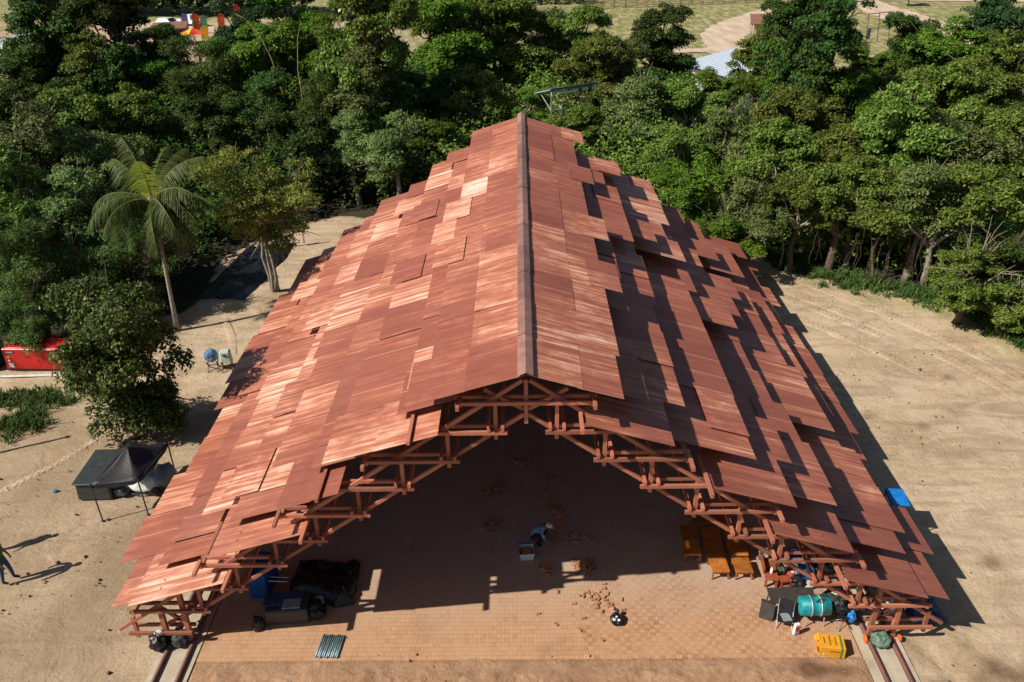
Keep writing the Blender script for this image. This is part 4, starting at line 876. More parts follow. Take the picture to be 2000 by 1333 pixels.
# ------------------------------------------------------------------ people
def person(name, loc, rz, J, bones, zones, label, extras=()):
    """J: joint -> (pos, radius); bones: joint pairs (pelvis first); zones: joint -> material of the nearest flesh"""
    root = empty(name, loc, rz, label=label, cat='person'); keys = list(J); me = bpy.data.meshes.new('body_skeleton')
    me.from_pydata([J[k][0] for k in keys], [(keys.index(a), keys.index(b)) for a, b in bones], []); o = bpy.data.objects.new('skeleton_tmp', me); col.objects.link(o)
    sk = o.modifiers.new('skin', 'SKIN'); sk.use_smooth_shade = True; sb = o.modifiers.new('sub', 'SUBSURF'); sb.levels = 1; sb.render_levels = 1
    for k, v in zip(keys, me.skin_vertices[0].data):
        r_ = J[k][1]; v.radius = (r_, r_) if not hasattr(r_, '__len__') else r_; v.use_root = (k == 'pelvis')
    dg = bpy.context.evaluated_depsgraph_get(); dg.update(); m2 = bpy.data.meshes.new_from_object(o.evaluated_get(dg)); bpy.data.objects.remove(o); m2.name = 'body'
    m2.materials.clear(); mats = []
    for z in zones.values():
        if z not in mats: mats.append(z)
    for z in mats: m2.materials.append(M[z])
    segs = [(Vector(J[a][0]), Vector(J[b][0]), zones[b]) for a, b in bones]
    for f_ in m2.polygons:
        c = f_.center; best = min(segs, key=lambda s_: (c - (s_[0] + (s_[1] - s_[0]) * max(0, min(1, (c - s_[0]).dot(s_[1] - s_[0]) / ((s_[1] - s_[0]).length_squared + 1e-9))))).length); f_.material_index = mats.index(best[2]); f_.use_smooth = True
    link('body', m2, None, root)
    return root
def hand(J, B, Z, side, wrist, d, mat='skin'):
    d = Vector(d).normalized(); w = Vector(wrist); J['palm' + side] = (tuple(w + d * .07), .028); B.append(('hand' + side, 'palm' + side)); Z['palm' + side] = mat
    u = d.cross(Vector((0, 0, 1))); u = u.normalized() if u.length > .1 else Vector((1, 0, 0)); v = Vector((0, 0, -1))
    for k, (off, ln) in enumerate(((-.030, .055), (-.010, .065), (.010, .062), (.030, .048))):
        a = w + d * .095 + u * off; b = a + d * ln * .6 + v * .008; c = b + d * ln * .5 + v * .022
        for nm, q, r_ in (('a', a, .010), ('b', b, .009), ('c', c, .008)): J[f'f{side}{k}{nm}'] = (tuple(q), r_); Z[f'f{side}{k}{nm}'] = mat
        B += [('palm' + side, f'f{side}{k}a'), (f'f{side}{k}a', f'f{side}{k}b'), (f'f{side}{k}b', f'f{side}{k}c')]
    a = w + d * .04 - u * .035; b = a + d * .035 - u * .02; J[f't{side}a'] = (tuple(a), .011); J[f't{side}b'] = (tuple(b), .009); Z[f't{side}a'] = Z[f't{side}b'] = mat; B += [('hand' + side, f't{side}a'), (f't{side}a', f't{side}b')]
def standing(name, loc, rz, label, shirt, trousers, step=.12):
    J = {'pelvis': ((0, 0, .90), (.15, .11)), 'waist': ((0, .01, 1.06), (.135, .10)), 'chest': ((0, 0, 1.28), (.165, .115)), 'collar': ((0, 0, 1.42), (.10, .085)), 'neck': ((0, -.01, 1.49), .05), 'jaw': ((0, -.03, 1.55), (.062, .07)), 'skull': ((0, -.015, 1.63), (.078, .092)), 'crown': ((0, -.01, 1.70), (.05, .06))}
    B = [('pelvis', 'waist'), ('waist', 'chest'), ('chest', 'collar'), ('collar', 'neck'), ('neck', 'jaw'), ('jaw', 'skull'), ('skull', 'crown')]
    Z = {'pelvis': trousers, 'waist': shirt, 'chest': shirt, 'collar': shirt, 'neck': 'skin', 'jaw': 'skin', 'skull': 'skin', 'crown': 'dark_trousers'}
    for s, sd_ in ((1, 'R'), (-1, 'L')):
        for nm, p_, r_, z_ in (('hip', (.09 * s, 0, .86), .095, trousers), ('knee', (.10 * s, -step * s * .6 - .02, .47), .062, trousers), ('ankle', (.11 * s, -step * s, .09), .045, trousers), ('toe', (.13 * s, -step * s - .16, .035), .035, 'dark_trousers'),
                             ('shoulder', (.185 * s, 0, 1.38), .062, shirt), ('elbow', (.25 * s, .02, 1.10), .045, shirt), ('hand', (.26 * s, -.10, .87), .03, 'skin')):
            J[nm + sd_] = (p_, r_); Z[nm + sd_] = z_
        B += [('pelvis', 'hip' + sd_), ('hip' + sd_, 'knee' + sd_), ('knee' + sd_, 'ankle' + sd_), ('ankle' + sd_, 'toe' + sd_), ('collar', 'shoulder' + sd_), ('shoulder' + sd_, 'elbow' + sd_), ('elbow' + sd_, 'hand' + sd_)]
        hand(J, B, Z, sd_, J['hand' + sd_][0], (0, -.3, -1))
    r = person(name, loc, rz, J, B, Z, label)
    MB().blob((0, -.10, 1.60), (.03, .05, .05), 1, 2, .05).build('nose', M['skin'], r, smooth=True)
    MB().blob((0, .0, 1.685), (.18, .21, .13), 2, 3, .06).build('hair', M['dark_trousers'], r, smooth=True)
    return r
standing('person', (-15.50, 18.25, .0), R(100), 'person in a green shirt and jeans standing at the left border', 'green_shirt', 'jeans')
standing('person', (-16.85, 19.55, .0), R(60), 'person in a red top behind the green-shirted one at the left border', 'red_shirt', 'dark_trousers')
def squatting():
    J = {'pelvis': ((-.12, 0, .26), (.14, .15)), 'waist': ((-.05, 0, .42), (.13, .14)), 'chest': ((.13, 0, .60), (.13, .16)), 'collar': ((.25, 0, .68), (.09, .10)), 'neck': ((.31, -.01, .71), .05), 'jaw': ((.37, -.02, .72), (.065, .06)), 'skull': ((.41, -.02, .77), (.085, .08)), 'crown': ((.43, -.02, .83), (.055, .05))}
    B = [('pelvis', 'waist'), ('waist', 'chest'), ('chest', 'collar'), ('collar', 'neck'), ('neck', 'jaw'), ('jaw', 'skull'), ('skull', 'crown')]
    Z = {'pelvis': 'dark_trousers', 'waist': 'blue_shirt', 'chest': 'blue_shirt', 'collar': 'blue_shirt', 'neck': 'skin', 'jaw': 'skin', 'skull': 'skin', 'crown': 'skin'}
    for s, sd_ in ((1, 'R'), (-1, 'L')):
        for nm, p_, r_, z_ in (('hip', (-.08, -.11 * s, .25), .10, 'dark_trousers'), ('knee', (.30, -.19 * s, .44), .07, 'dark_trousers'), ('ankle', (.08, -.15 * s, .08), .048, 'dark_trousers'), ('toe', (.24, -.17 * s, .035), .036, 'dark_trousers'),
                             ('shoulder', (.22, -.19 * s, .63), .065, 'blue_shirt'), ('elbow', (.36, -.24 * s, .40), .047, 'blue_shirt'), ('hand', (.52, -.14 * s, .20), .03, 'skin')):
            J[nm + sd_] = (p_, r_); Z[nm + sd_] = z_
        B += [('pelvis', 'hip' + sd_), ('hip' + sd_, 'knee' + sd_), ('knee' + sd_, 'ankle' + sd_), ('ankle' + sd_, 'toe' + sd_), ('collar', 'shoulder' + sd_), ('shoulder' + sd_, 'elbow' + sd_), ('elbow' + sd_, 'hand' + sd_)]
        hand(J, B, Z, sd_, J['hand' + sd_][0], (.6, .1 * s, -.8))
    r = person('person', (.28, 19.72, .03), R(-18), J, B, Z, 'person in a blue patterned shirt and pale cap squatting on the brick floor')
    cp = MB().blob((.425, -.02, .81), (.21, .19, .15), 3, 3, .04).build('cap', M['cap_white'], r, smooth=True); MB().box((.52, -.02, .775), (.12, .15, .012)).build('brim', M['cap_white'], cp)
    MB().blob((.485, -.02, .735), (.04, .03, .04), 1, 2, .05).build('nose', M['skin'], r, smooth=True)
squatting()

# ------------------------------------------------------------------ on the brick floor
def frect(w, d, z): return [(-w / 2, -d / 2, z), (w / 2, -d / 2, z), (w / 2, d / 2, z), (-w / 2, d / 2, z)]
t = empty('cement_bag', (-.02, 19.12, .03), R(4), label='open white and blue bag of red dust beside the squatting person', cat='bag')
mb = MB()
a = [mb.bm.verts.new(q) for q in frect(.36, .40, 0)]; b = [mb.bm.verts.new(q) for q in frect(.46, .54, .30)]
for k in range(4): mb.bm.faces.new((a[k], a[(k + 1) % 4], b[(k + 1) % 4], b[k]))
mb.bm.faces.new(a[::-1]); mb.build('side_wall', M['white_plastic'], t)
MB().blob((0, -.02, .16), (.36, .42, .2), 2, 3, .15).build('red_dust', M['brick_loose'], t); MB().box((0, .262, .24), (.44, .015, .12)).build('blue_band', M['blue_plastic'], t)
t = empty('black_bag', (2.45, 16.5, .03), label='small black bag of stones on the sunlit brick floor', cat='bag')
MB().blob((0, 0, .11), (.36, .42, .26), 5, 3, .3, 2.4, 0).build('sack', M['black_plastic'], t); MB().blob((.03, .2, .2), (.12, .16, .14), 2, 2, .3).build('knot', M['black_plastic'], t)
for x, y in ((-.07, -.12), (.05, -.14), (.0, -.03)): MB().blob((x, y, .21), (.09, .08, .06), 3, 2, .2).build('stone', M['white_plastic'], t)
BRK = MB().box((0, 0, 0), (.135, .065, .045)).mesh('loose_brick', bevel=.004); BRK.materials.append(M['brick_loose'])
def pile(x, y, rx, ry, n, label, seed, ang=0):
    rg = random.Random(seed); mb = MB(); n = int(n * .5)
    for _ in range(n):
        u_, v_ = rg.gauss(0, .42), rg.gauss(0, .42); hgt = max(0, .12 * (1 - math.hypot(u_, v_))) * rg.random()
        px_, py_ = u_ * rx, v_ * ry; px_, py_ = px_ * math.cos(ang) - py_ * math.sin(ang), px_ * math.sin(ang) + py_ * math.cos(ang)
        mb.box((px_, py_, .025 + hgt), (.135, .065, .045), Matrix.Rotation(rg.uniform(0, 3.14), 3, 'Z') @ Matrix.Rotation(rg.uniform(-.5, .5), 3, 'X') @ Matrix.Rotation(rg.uniform(-.3, .3), 3, 'Y'))
    mb.build('brick_pile', M['brick_loose'], loc=(x, y, .03), label=label, cat='brick pile', kind='stuff')
pile(-1.04, 22.2, .35, .45, 60, 'heap of loose bricks in the shade left of the ridge line', 1); pile(-.15, 23.7, .45, .25, 34, 'farthest heap of loose bricks deep in the shade', 2)
pile(-1.08, 20.5, .4, .35, 52, 'heap of loose bricks in the shade left of the squatting person', 3); pile(.95, 21.1, .28, 1.1, 70, 'long string of loose bricks right of the squatting person', 4, R(18))
pile(.72, 22.85, .3, .3, 26, 'small heap of loose bricks at the far end of the brick string', 10)
pile(1.62, 19.85, .62, .2, 55, 'curved row of loose bricks in the shade above the lit patch', 5, R(-14)); pile(1.66, 18.62, .42, .32, 95, 'dense dark heap of loose bricks at the edge of the shade', 6); pile(.55, 18.5, .3, .3, 22, 'few loose bricks left of the dense heap', 7)
srg = random.Random(77)
for k in range(40):
    c_ = ((1.95, 17.55, .16, .22), (2.25, 17.1, .22, .16), (1.95, 17.5, .3, .4), (.9, 17.4, .35, .35), (1.3, 16.2, .4, .5))[0 if k < 14 else 1 if k < 28 else 2 if k < 32 else 3 if k < 36 else 4]
    link('loose_brick', BRK, None, loc=(c_[0] + srg.gauss(0, c_[2]), c_[1] + srg.gauss(0, c_[3]), .054), rot=(srg.uniform(-.15, .15), srg.uniform(-.15, .15), srg.uniform(0, 3.14)), label='loose brick lying on the sunlit part of the brick floor', cat='brick', group='loose bricks scattered on the sunlit floor')

t = empty('pipe_bundle', (-5.38, 15.7, .03), R(-2), label='row of grey-green steel pipes lying on the front edge of the brick floor', cat='pipes')
for k in range(11): MB().tube([(-.30 + .058 * k + .01 * (k % 2), -.37 + .02 * math.sin(k * 2.3), .03), (-.24 + .056 * k, .37 + .02 * math.cos(k * 1.7), .03)], .027, 8).build('pipe', M['pipe_grey'], t, smooth=True)
MB().tube([(-.36, -.32, .02), (.36, -.34, .02)], .012, 5).build('tie_rod', M['dark_steel'], t); MB().tube([(-.3, .31, .02), (.42, .3, .02)], .012, 5).build('tie_rod', M['dark_steel'], t)

# left heap in the shade
drape('black_tarpaulin', -6.95, -5.05, 17.1, 18.9, 26, .62, 21, M['black_plastic'], 'large heap under glossy black plastic in the shade inside the left end', 'tarpaulin')
t = empty('covered_crate', (-6.75, 16.85, .03), R(4), label='low crate under dark sheets at the edge of the left shade', cat='covered crate')
MB().box((0, 0, .26), (1.25, .75, .5), taper=.95).build('body', M['charcoal_tarp'], t, bevel=.04); MB().box((-.1, .1, .53), (1.1, .5, .04)).build('dark_lid', M['blue_sheet'], t, bevel=.01); MB().box((.15, -.12, .535), (.5, .35, .04)).build('grey_flap', M['grey_sheet'], t, bevel=.01)
MB().blob((.75, -.05, .22), (.6, .6, .5), 3, 3, .3, 2, 0).build('black_sack', M['black_plastic'], t); MB().blob((-.78, -.42, .16), (.32, .36, .5), 8, 3, .35, 2.4, 0).build('hanging_bag', M['black_plastic'], t); MB().blob((.72, .38, .15), (.5, .4, .35), 8, 3, .3, 2, 0).build('grey_bag', M['grey_sheet'], t)
t = empty('blue_crate', (-7.72, 17.9, .03), R(-4), label='tall blue box behind the left front truss', cat='crate')
MB().box((0, 0, .45), (.55, .95, .9)).build('body', M['blue_plastic'], t, bevel=.03); MB().box((0, 0, .92), (.6, 1.0, .05)).build('lid', M['blue_plastic'], t, bevel=.015)
for k in range(2): MB().tube([(.32, -.35 + k * .16, .62), (.85, -.33 + k * .16, .6)], .014, 6).build('metal_bar', M['galv'], t)
def sack(x, y, d, seed, m1, m2, label, name='plastic_sack'):
    t = empty(name, (x, y, .02), label=label, cat='sack'); MB().blob((0, 0, d[2] * .42), d, seed, 3, .28, 2.6, 0).build('body', M[m1], t)
    MB().blob((.04, .05, d[2] * .78), (d[0] * .45, d[1] * .4, d[2] * .4), seed + 1, 3, .35, 2.6).build('tied_top', M[m2], t); return t
sack(-9.98, 15.72, (.46, .52, .62), 4, 'black_plastic', 'white_plastic', 'black sack with white upper part at the left base, outer of two')
sack(-9.46, 15.82, (.44, .42, .5), 9, 'charcoal_tarp', 'charcoal_tarp', 'dark grey plastic sack at the left base, inner of two')

# ------------------------------------------------------------------ low tables, bench, table and drum on the right
def low_table_parts(t, w, d, h=.32):
    top = MB().box((0, 0, h - .015), (w, d, .03)).build('top', M['wood_orange'], t, bevel=.006)
    MB().box((0, -d / 2 + .04, h - .065), (w - .08, .02, .07)).build('apron', M['wood_orange'], t); MB().box((0, d / 2 - .04, h - .065), (w - .08, .02, .07)).build('apron', M['wood_orange'], t)
    for sx in (-1, 1):
        for sy in (-1, 1): MB().bar((sx * (w / 2 - .045), sy * (d / 2 - .05), h - .03), (sx * (w / 2 - .03), sy * (d / 2 - .035), 0), .04, .04).build('leg', M['wood_orange'], t)
TB = [(5.055, 19.765, .53, .6, 'low wooden table at the inner corner of the back row'), (4.985, 19.11, .53, .66, 'low wooden table in the shade, front of the innermost column'), (5.70, 19.69, .55, .62, 'low wooden table in the back row, between two others'), (5.66, 19.045, .55, .62, 'low wooden table in the centre of the block of tables'),
      (5.65, 18.375, .52, .68, 'low wooden table half in sun at the front, left of two'), (6.325, 19.63, .5, .6, 'low wooden table in the back row below the truss beam'), (6.355, 19.02, .53, .6, 'low wooden table striped by truss shadow, behind the brightest one'), (6.33, 18.32, .52, .62, 'brightest low wooden table fully in sun at the front'), (5.74, 20.36, 1.05, .42, 'wide low wooden table at the very back of the block')]
for x, y, w, d, lab in TB:
    t = empty('low_table', (x, y, .03), R(random.uniform(-2, 2)), label=lab, cat='table', group='low wooden tables'); low_table_parts(t, w, d)
t = empty('wooden_bench', (7.1, 18.3, .03), R(-6), label='red-brown wooden bench with a plank end beside the tables', cat='bench')
MB().box((0, 0, .33), (.38, 1.25, .04)).build('seat', M['wood_red'], t, bevel=.006); MB().box((-.2, .1, .45), (.035, 1.0, .22)).build('back_board', M['wood_red'], t)
for sx in (-1, 1):
    for sy in (-1, 1): MB().box((sx * .15, sy * .56, .155), (.06, .06, .31)).build('leg', M['wood_red'], t)
t = empty('wooden_stool', (7.42, 17.72, .03), R(8), label='small red-brown wooden stool at the front end of the bench', cat='stool')
MB().box((0, 0, .34), (.34, .26, .035)).build('seat', M['wood_red'], t, bevel=.006)
for sx in (-1, 1):
    for sy in (-1, 1): MB().bar((sx * .12, sy * .09, .33), (sx * .16, sy * .11, 0), .045, .045).build('leg', M['wood_red'], t)
MB().bar((-.14, -.1, .12), (.14, -.1, .12), .03, .03).build('stretcher', M['wood_red'], t)
sack(7.04, 18.62, (.3, .28, .3), 6, 'white_plastic', 'white_plastic', 'white plastic bag on the wooden bench', 'white_bag').location.z = .38
t = empty('bottle', (7.08, 17.95, .38), label='white plastic bottle standing on the wooden bench', cat='bottle'); MB().lathe([(.04, 0), (.045, .02), (.045, .16), (.02, .2), (.02, .24)], 12).build('body', M['white_plastic'], t, smooth=True); MB().lathe([(.024, .235), (.024, .265)], 10).build('cap', M['blue_plastic'], t)
sack(7.42, 18.28, (.42, .4, .36), 12, 'olive_cloth', 'olive_cloth', 'olive green cloth bag right of the wooden bench', 'cloth_bag')
t = empty('folding_table', (7.36, 16.93, .03), label='long black folding table in front of the stored goods', cat='table')
MB().box((0, 0, .50), (1.28, .58, .035)).build('top', M['table_black'], t, bevel=.008)
for sx in (-1, 1):
    for sy in (-1, 1): MB().bar((sx * .55, sy * .23, .49), (sx * .58, sy * .25, 0), .03, .03).build('leg', M['dark_steel'], t)
t = empty('steel_drum', (7.84, 16.5, .31), label='teal steel drum lying on a thin metal stand', cat='drum')
rx = Matrix.Rotation(R(90), 3, 'Y')
MB().lathe([(.0, -.40), (.245, -.40), (.262, -.385), (.262, -.15), (.275, -.135), (.262, -.12), (.262, .12), (.275, .135), (.262, .15), (.262, .385), (.245, .40), (.0, .40)], 28, (0, 0, .27), rx).build('shell', M['teal_paint'], t, smooth=True)
for x in (-.13, .13): MB().lathe([(.27, x - .012), (.284, x - .012), (.284, x + .012), (.27, x + .012)], 28, (0, 0, .27), rx).build('hoop', M['galv'], t, smooth=True)
MB().bar((-.02, -.12, .52), (.16, .0, .55), .05, .012).build('painted_mark', M['dark_steel'], t); MB().bar((.08, -.14, .51), (.24, -.02, .55), .05, .012).build('painted_mark', M['dark_steel'], t)
t = empty('drum_stand', (7.84, 16.5, .03), label='thin metal stand with four legs under the teal drum', cat='stand')
for sx in (-1, 1):
    MB().bar((sx * .24, -.25, .30), (sx * .24, .25, .30), .025, .025).build('rail', M['galv'], t)
    for sy in (-1, 1): MB().bar((sx * .24, sy * .2, .3), (sx * .25, sy * .24, 0), .022, .022).build('leg', M['galv'], t)
t = empty('camp_chair', (7.03, 16.32, .03), R(-18), label='folding camp chair with black mesh seat left of the teal drum', cat='chair')
MB().box((0, .02, .27), (.40, .36, .02), Matrix.Rotation(R(6), 3, 'X')).build('seat', M['black_cloth'], t); MB().box((0, .24, .48), (.40, .02, .40), Matrix.Rotation(R(-18), 3, 'X')).build('backrest', M['black_cloth'], t)
for sx in (-1, 1): MB().tube([(sx * .2, -.22, 0), (sx * .2, .2, .36), (sx * .2, .3, .66)], .012, 6).build('leg', M['galv'], t); MB().tube([(sx * .2, .24, 0), (sx * .2, -.18, .32)], .012, 6).build('leg', M['galv'], t)
MB().box((.02, .03, .29), (.24, .28, .015), Matrix.Rotation(R(25), 3, 'Z')).build('folded_packet', M['grey_sheet'], t)
t = empty('detergent_pack', (7.26, 16.02, .03), R(15), label='white pack with a dark red print standing by the camp chair', cat='packet')
MB().box((0, 0, .20), (.19, .11, .40), taper=.82).build('pack', M['white_plastic'], t, bevel=.02); MB().box((0, -.05, .24), (.12, .02, .16), Matrix.Rotation(R(-4), 3, 'X')).build('red_print', M['red_shirt'], t); MB().box((0, -.055, .08), (.13, .02, .05)).build('blue_print', M['purple_flag'], t)
t = empty('black_board', (6.62, 16.62, .03), R(-25), label='flat black board leaning against the folding table', cat='board'); MB().box((0, 0, .27), (.38, .03, .55), Matrix.Rotation(R(-22), 3, 'X')).build('panel', M['table_black'], t); MB().box((0, .05, .54), (.4, .05, .03)).build('edge_strip', M['dark_steel'], t)
t = empty('camp_stool', (8.62, 16.3, .03), R(10), label='camp stool with dark rucksack right of the teal drum', cat='stool')
MB().box((0, .05, .34), (.36, .32, .02)).build('seat', M['black_cloth'], t)
for sx in (-1, 1): MB().tube([(sx * .2, -.2, 0), (-sx * .15, .15, .35)], .011, 6).build('leg', M['rail_red'], t); MB().tube([(sx * .2, .22, 0), (-sx * .15, -.1, .35)], .011, 6).build('leg', M['galv'], t)
sack(8.55, 16.48, (.42, .38, .46), 14, 'black_cloth', 'charcoal_tarp', 'dark rucksack lying on the camp stool', 'rucksack').location.z = .36
sack(8.82, 16.3, (.24, .26, .32), 16, 'bright_blue', 'bright_blue', 'bright blue bag hanging on the camp stool', 'blue_bag').location.z = .22
t = empty('yellow_box', (8.02, 15.47, .02), R(-9), label='yellow cardboard box with a green stripe at the front right of the floor', cat='box')
MB().box((0, 0, .17), (.64, .48, .33)).build('carton', M['yellow_card'], t, bevel=.006); MB().box((.225, 0, .1715), (.05, .486, .336)).build('green_stripe', M['green_print'], t)
MB().box((-.36, .12, .30), (.16, .2, .012), Matrix.Rotation(R(-35), 3, 'Y')).build('flap', M['yellow_card'], t); MB().box((-.37, -.14, .16), (.14, .18, .012), Matrix.Rotation(R(60), 3, 'Y')).build('flap', M['yellow_card'], t)
for k, (x, w_) in enumerate(((-.2, .2), (-.06, .34), (.09, .3))): MB().box((x, .02, .338), (.03, w_, .004)).build('printed_line', M['ink'], t)
MB().box((-.22, -.242, .1), (.05, .006, .05)).build('white_mark', M['white_plastic'], t); MB().box((.05, -.242, .22), (.26, .006, .03)).build('printed_line', M['ink'], t)
sack(9.42, 15.68, (.52, .5, .36), 19, 'green_sack', 'green_sack', 'round grey-green sack between the rails at the right base', 'green_sack')
t = empty('roller_wheels', (9.2, 15.75, .08), label='orange-rimmed roller under the inner right leg', cat='roller')
for x in (-.17, .15): MB().lathe([(.03, -.02), (.11, -.02), (.11, .02), (.03, .02)], 16, (x, 0, .05), rx).build('wheel', M['orange_plastic'], t)
t = empty('roller_wheels', (9.82, 15.78, .08), label='orange-rimmed roller under the outer right leg', cat='roller')
for x in (-.16, .14): MB().lathe([(.03, -.02), (.09, -.02), (.09, .02), (.03, .02)], 16, (x, 0, .04), rx).build('wheel', M['orange_plastic'], t)
drape('blue_cloth', 10.55, 11.55, 16.35, 17.25, 20, .16, 31, M['blue_sheet'], 'crumpled blue cloth on the ground outside the right base', 'cloth')
t = empty('blue_awning', (11.33, 20.0, 0), R(-6), label='flat bright blue sheet on thin posts beside the right eave', cat='awning')
MB().box((0, 0, 1.44), (.52, .80, .03)).build('sheet', M['bright_blue'], t, bevel=.006)
for sx in (-1, 1):
    MB().box((sx * .255, 0, 1.40), (.02, .80, .07)).build('hem', M['blue_plastic'], t)
    for sy in (-1, 1): MB().bar((sx * .23, sy * .37, 0), (sx * .23, sy * .37, 1.43), .03, .03).build('post', M['dark_steel'], t)
# stored goods behind the right truss
sr = random.Random(3)
def goods(name, x, y, d, mat, label, cat='box', rz=0, lid=None):
    t = empty(name, (x, y, .03), rz, label=label, cat=cat); MB().box((0, 0, d[2] / 2), d, taper=.94).build('body', M[mat], t, bevel=.015); MB().box((0, 0, d[2] + .015), (d[0] * 1.04, d[1] * 1.04, .03)).build('lid', M[lid or mat], t, bevel=.008)
goods('storage_box', 8.02, 18.72, (.5, .4, .38), 'white_plastic', 'white storage box with blue lid behind the right truss', rz=.1, lid='blue_plastic'); goods('storage_box', 8.15, 18.15, (.42, .36, .3), 'bright_blue', 'blue storage box behind the right truss', rz=-.1)
goods('storage_box', 8.7, 18.85, (.36, .36, .34), 'cap_white', 'cream box right of the white storage box', rz=.25); goods('carton', 8.05, 17.72, (.34, .26, .1), 'cap_white', 'flat tan carton on the floor behind the right truss', rz=.15)
sack(8.72, 18.3, (.6, .55, .5), 22, 'black_plastic', 'grey_sheet', 'black sack with a silver top behind the right truss'); sack(7.72, 18.05, (.3, .3, .26), 23, 'red_shirt', 'white_plastic', 'small red and white bag behind the right truss', 'small_bag'); sack(7.78, 17.75, (.5, .45, .34), 24, 'black_cloth', 'black_cloth', 'limp black bag on the floor in front of the boxes', 'black_bag')
sack(8.7, 17.15, (.75, .6, .4), 25, 'charcoal_tarp', 'white_plastic', 'heap of dark plastic bags behind the teal drum', 'bag_heap'); sack(9.25, 16.95, (.4, .5, .4), 27, 'grey_sheet', 'bright_blue', 'grey bag with a blue top beside the right rails', 'grey_bag'); sack(10.05, 16.85, (.5, .5, .5), 28, 'cap_white', 'charcoal_tarp', 'cream and dark sack between the right legs', 'cream_sack')
t = empty('folded_stand', (8.95, 17.75, .03), R(8), label='pale folded metal stand lying behind the right truss', cat='folded stand')
for k in range(3): MB().tube([(-.3, -.06 + .06 * k, .2), (.3, -.05 + .06 * k, .2)], .016, 6).build('bar', M['galv'], t)
for sx in (-1, 1): MB().bar((sx * .26, 0, 0), (sx * .26, 0, .2), .03, .1).build('leg', M['galv'], t)

# small stones and clods lying on the sand, too small and many to count
def stones(name, n, xr, yr, size, mat, label, seed, keep=None):
    rg = np.random.default_rng(seed); q = np.column_stack([rg.uniform(*xr, n), rg.uniform(*yr, n)]); q = q[rg.random(n) < np.clip(.45 + .8 * vnoise(q[:, 0], q[:, 1], .5, seed), 0, 1)]
    if keep: q = q[keep(q[:, 0], q[:, 1])]
    m = len(q); s_ = size * rg.lognormal(0, .55, m); O = np.array([(1, 0, 0), (0, 1, 0), (-1, 0, 0), (0, -1, 0), (0, 0, .7), (0, 0, -.7)]); V = q[:, None, :].repeat(6, 1); V = np.concatenate([V, np.zeros((m, 6, 1))], 2) + O[None] * s_[:, None, None] * rg.uniform(.6, 1.3, (m, 6, 3))
    V[:, :, 2] += .035 + .05 * vnoise(q[:, 0], q[:, 1], .12, 1)[:, None] + .035 * vnoise(q[:, 0], q[:, 1], .45, 2)[:, None]
    T3 = np.array([(0, 1, 4), (1, 2, 4), (2, 3, 4), (3, 0, 4), (1, 0, 5), (2, 1, 5), (3, 2, 5), (0, 3, 5)]); F = (np.arange(m)[:, None, None] * 6 + T3[None]).reshape(-1, 3)
    link(name, mesh_np(name, V.reshape(-1, 3), F), mat, label=label, cat='stones', kind='stuff')
stones('pebbles', 1500, (-22, -10.3), (13, 32), .022, M['bark'], 'small dark clods and pebbles on the sand left of the hall', 3)
stones('pebbles', 1100, (10.4, 22), (13, 42), .020, M['bark'], 'small dark clods and pebbles on the sand right of the hall', 5, lambda x, y: x < 24 - .26 * (y - 20))
stones('pebbles', 900, (-8.8, 8.8), (13.2, 15.4), .026, M['brick_loose'], 'brick crumbs and clods on the churned soil in front of the floor', 6)
# ------------------------------------------------------------------ far things
def car(x, y, rz, mat, label, name='parked_car', pickup=False):
    t = empty(name, (x, y, .05), rz, label=label, cat='car')
    prof = [(-2.1, .35), (-2.15, .8), (-1.9, .95), (-1.35, 1.0), (-.75, 1.5), (.75, 1.52), (1.35, 1.02), (2.05, .88), (2.15, .55), (2.1, .35)] if not pickup else [(-2.4, .4), (-2.4, .98), (-.7, 1.0), (-.6, 1.6), (.6, 1.62), (1.15, 1.05), (2.3, .95), (2.4, .6), (2.35, .4)]
    mb = MB(); ring = {}
    for s in (-1, 1):
        ring[s] = [mb.bm.verts.new((px_, s * (.85 if z < 1.1 else .68), z)) for px_, z in prof]; mb.bm.faces.new(ring[s][::s])
    n = len(prof)
    for k in range(n): mb.bm.faces.new((ring[-1][k], ring[-1][(k + 1) % n], ring[1][(k + 1) % n], ring[1][k]))
    body = mb.build('body', M[mat], t)
    for s in (-1, 1):
        MB().quad((-.65, s * .79, 1.05), (.7, s * .79, 1.05), (.5, s * .71, 1.42), (-.5, s * .71, 1.42)).build('side_window', M['glass_dark'], t)
        for wx in (-1.3, 1.35): w = MB().lathe([(.0, -.1), (.32, -.1), (.32, .1), (.0, .1)], 14, (wx, s * .8, .32), Matrix.Rotation(R(90), 3, 'X')).build('wheel', M['rubber'], t); MB().lathe([(0, -.11), (.17, -.11), (.17, .11), (0, .11)], 10, (wx, s * .8, .32), Matrix.Rotation(R(90), 3, 'X')).build('rim', M['galv'], w)
    MB().quad((.78, -.62, 1.50), (.78, .62, 1.50), (1.32, .7, 1.07), (1.32, -.7, 1.07)).build('windscreen', M['glass_dark'], t); MB().quad((-.8, -.62, 1.49), (-.8, .62, 1.49), (-1.33, .7, 1.05), (-1.33, -.7, 1.05)).build('rear_window', M['glass_dark'], t)
    for s in (-1, 1): MB().box((2.12, s * .6, .72), (.06, .3, .14)).build('headlight', M['white_plastic'], t)
car(-53.0, 132.2, R(160), 'car_white', 'white car parked at the far left, leftmost of two'); car(-50.2, 134.6, R(155), 'car_white', 'white pickup parked right of the other white car', 'parked_pickup', True); car(-67.5, 143, R(20), 'red_flag', 'red car at the edge of the far wood')
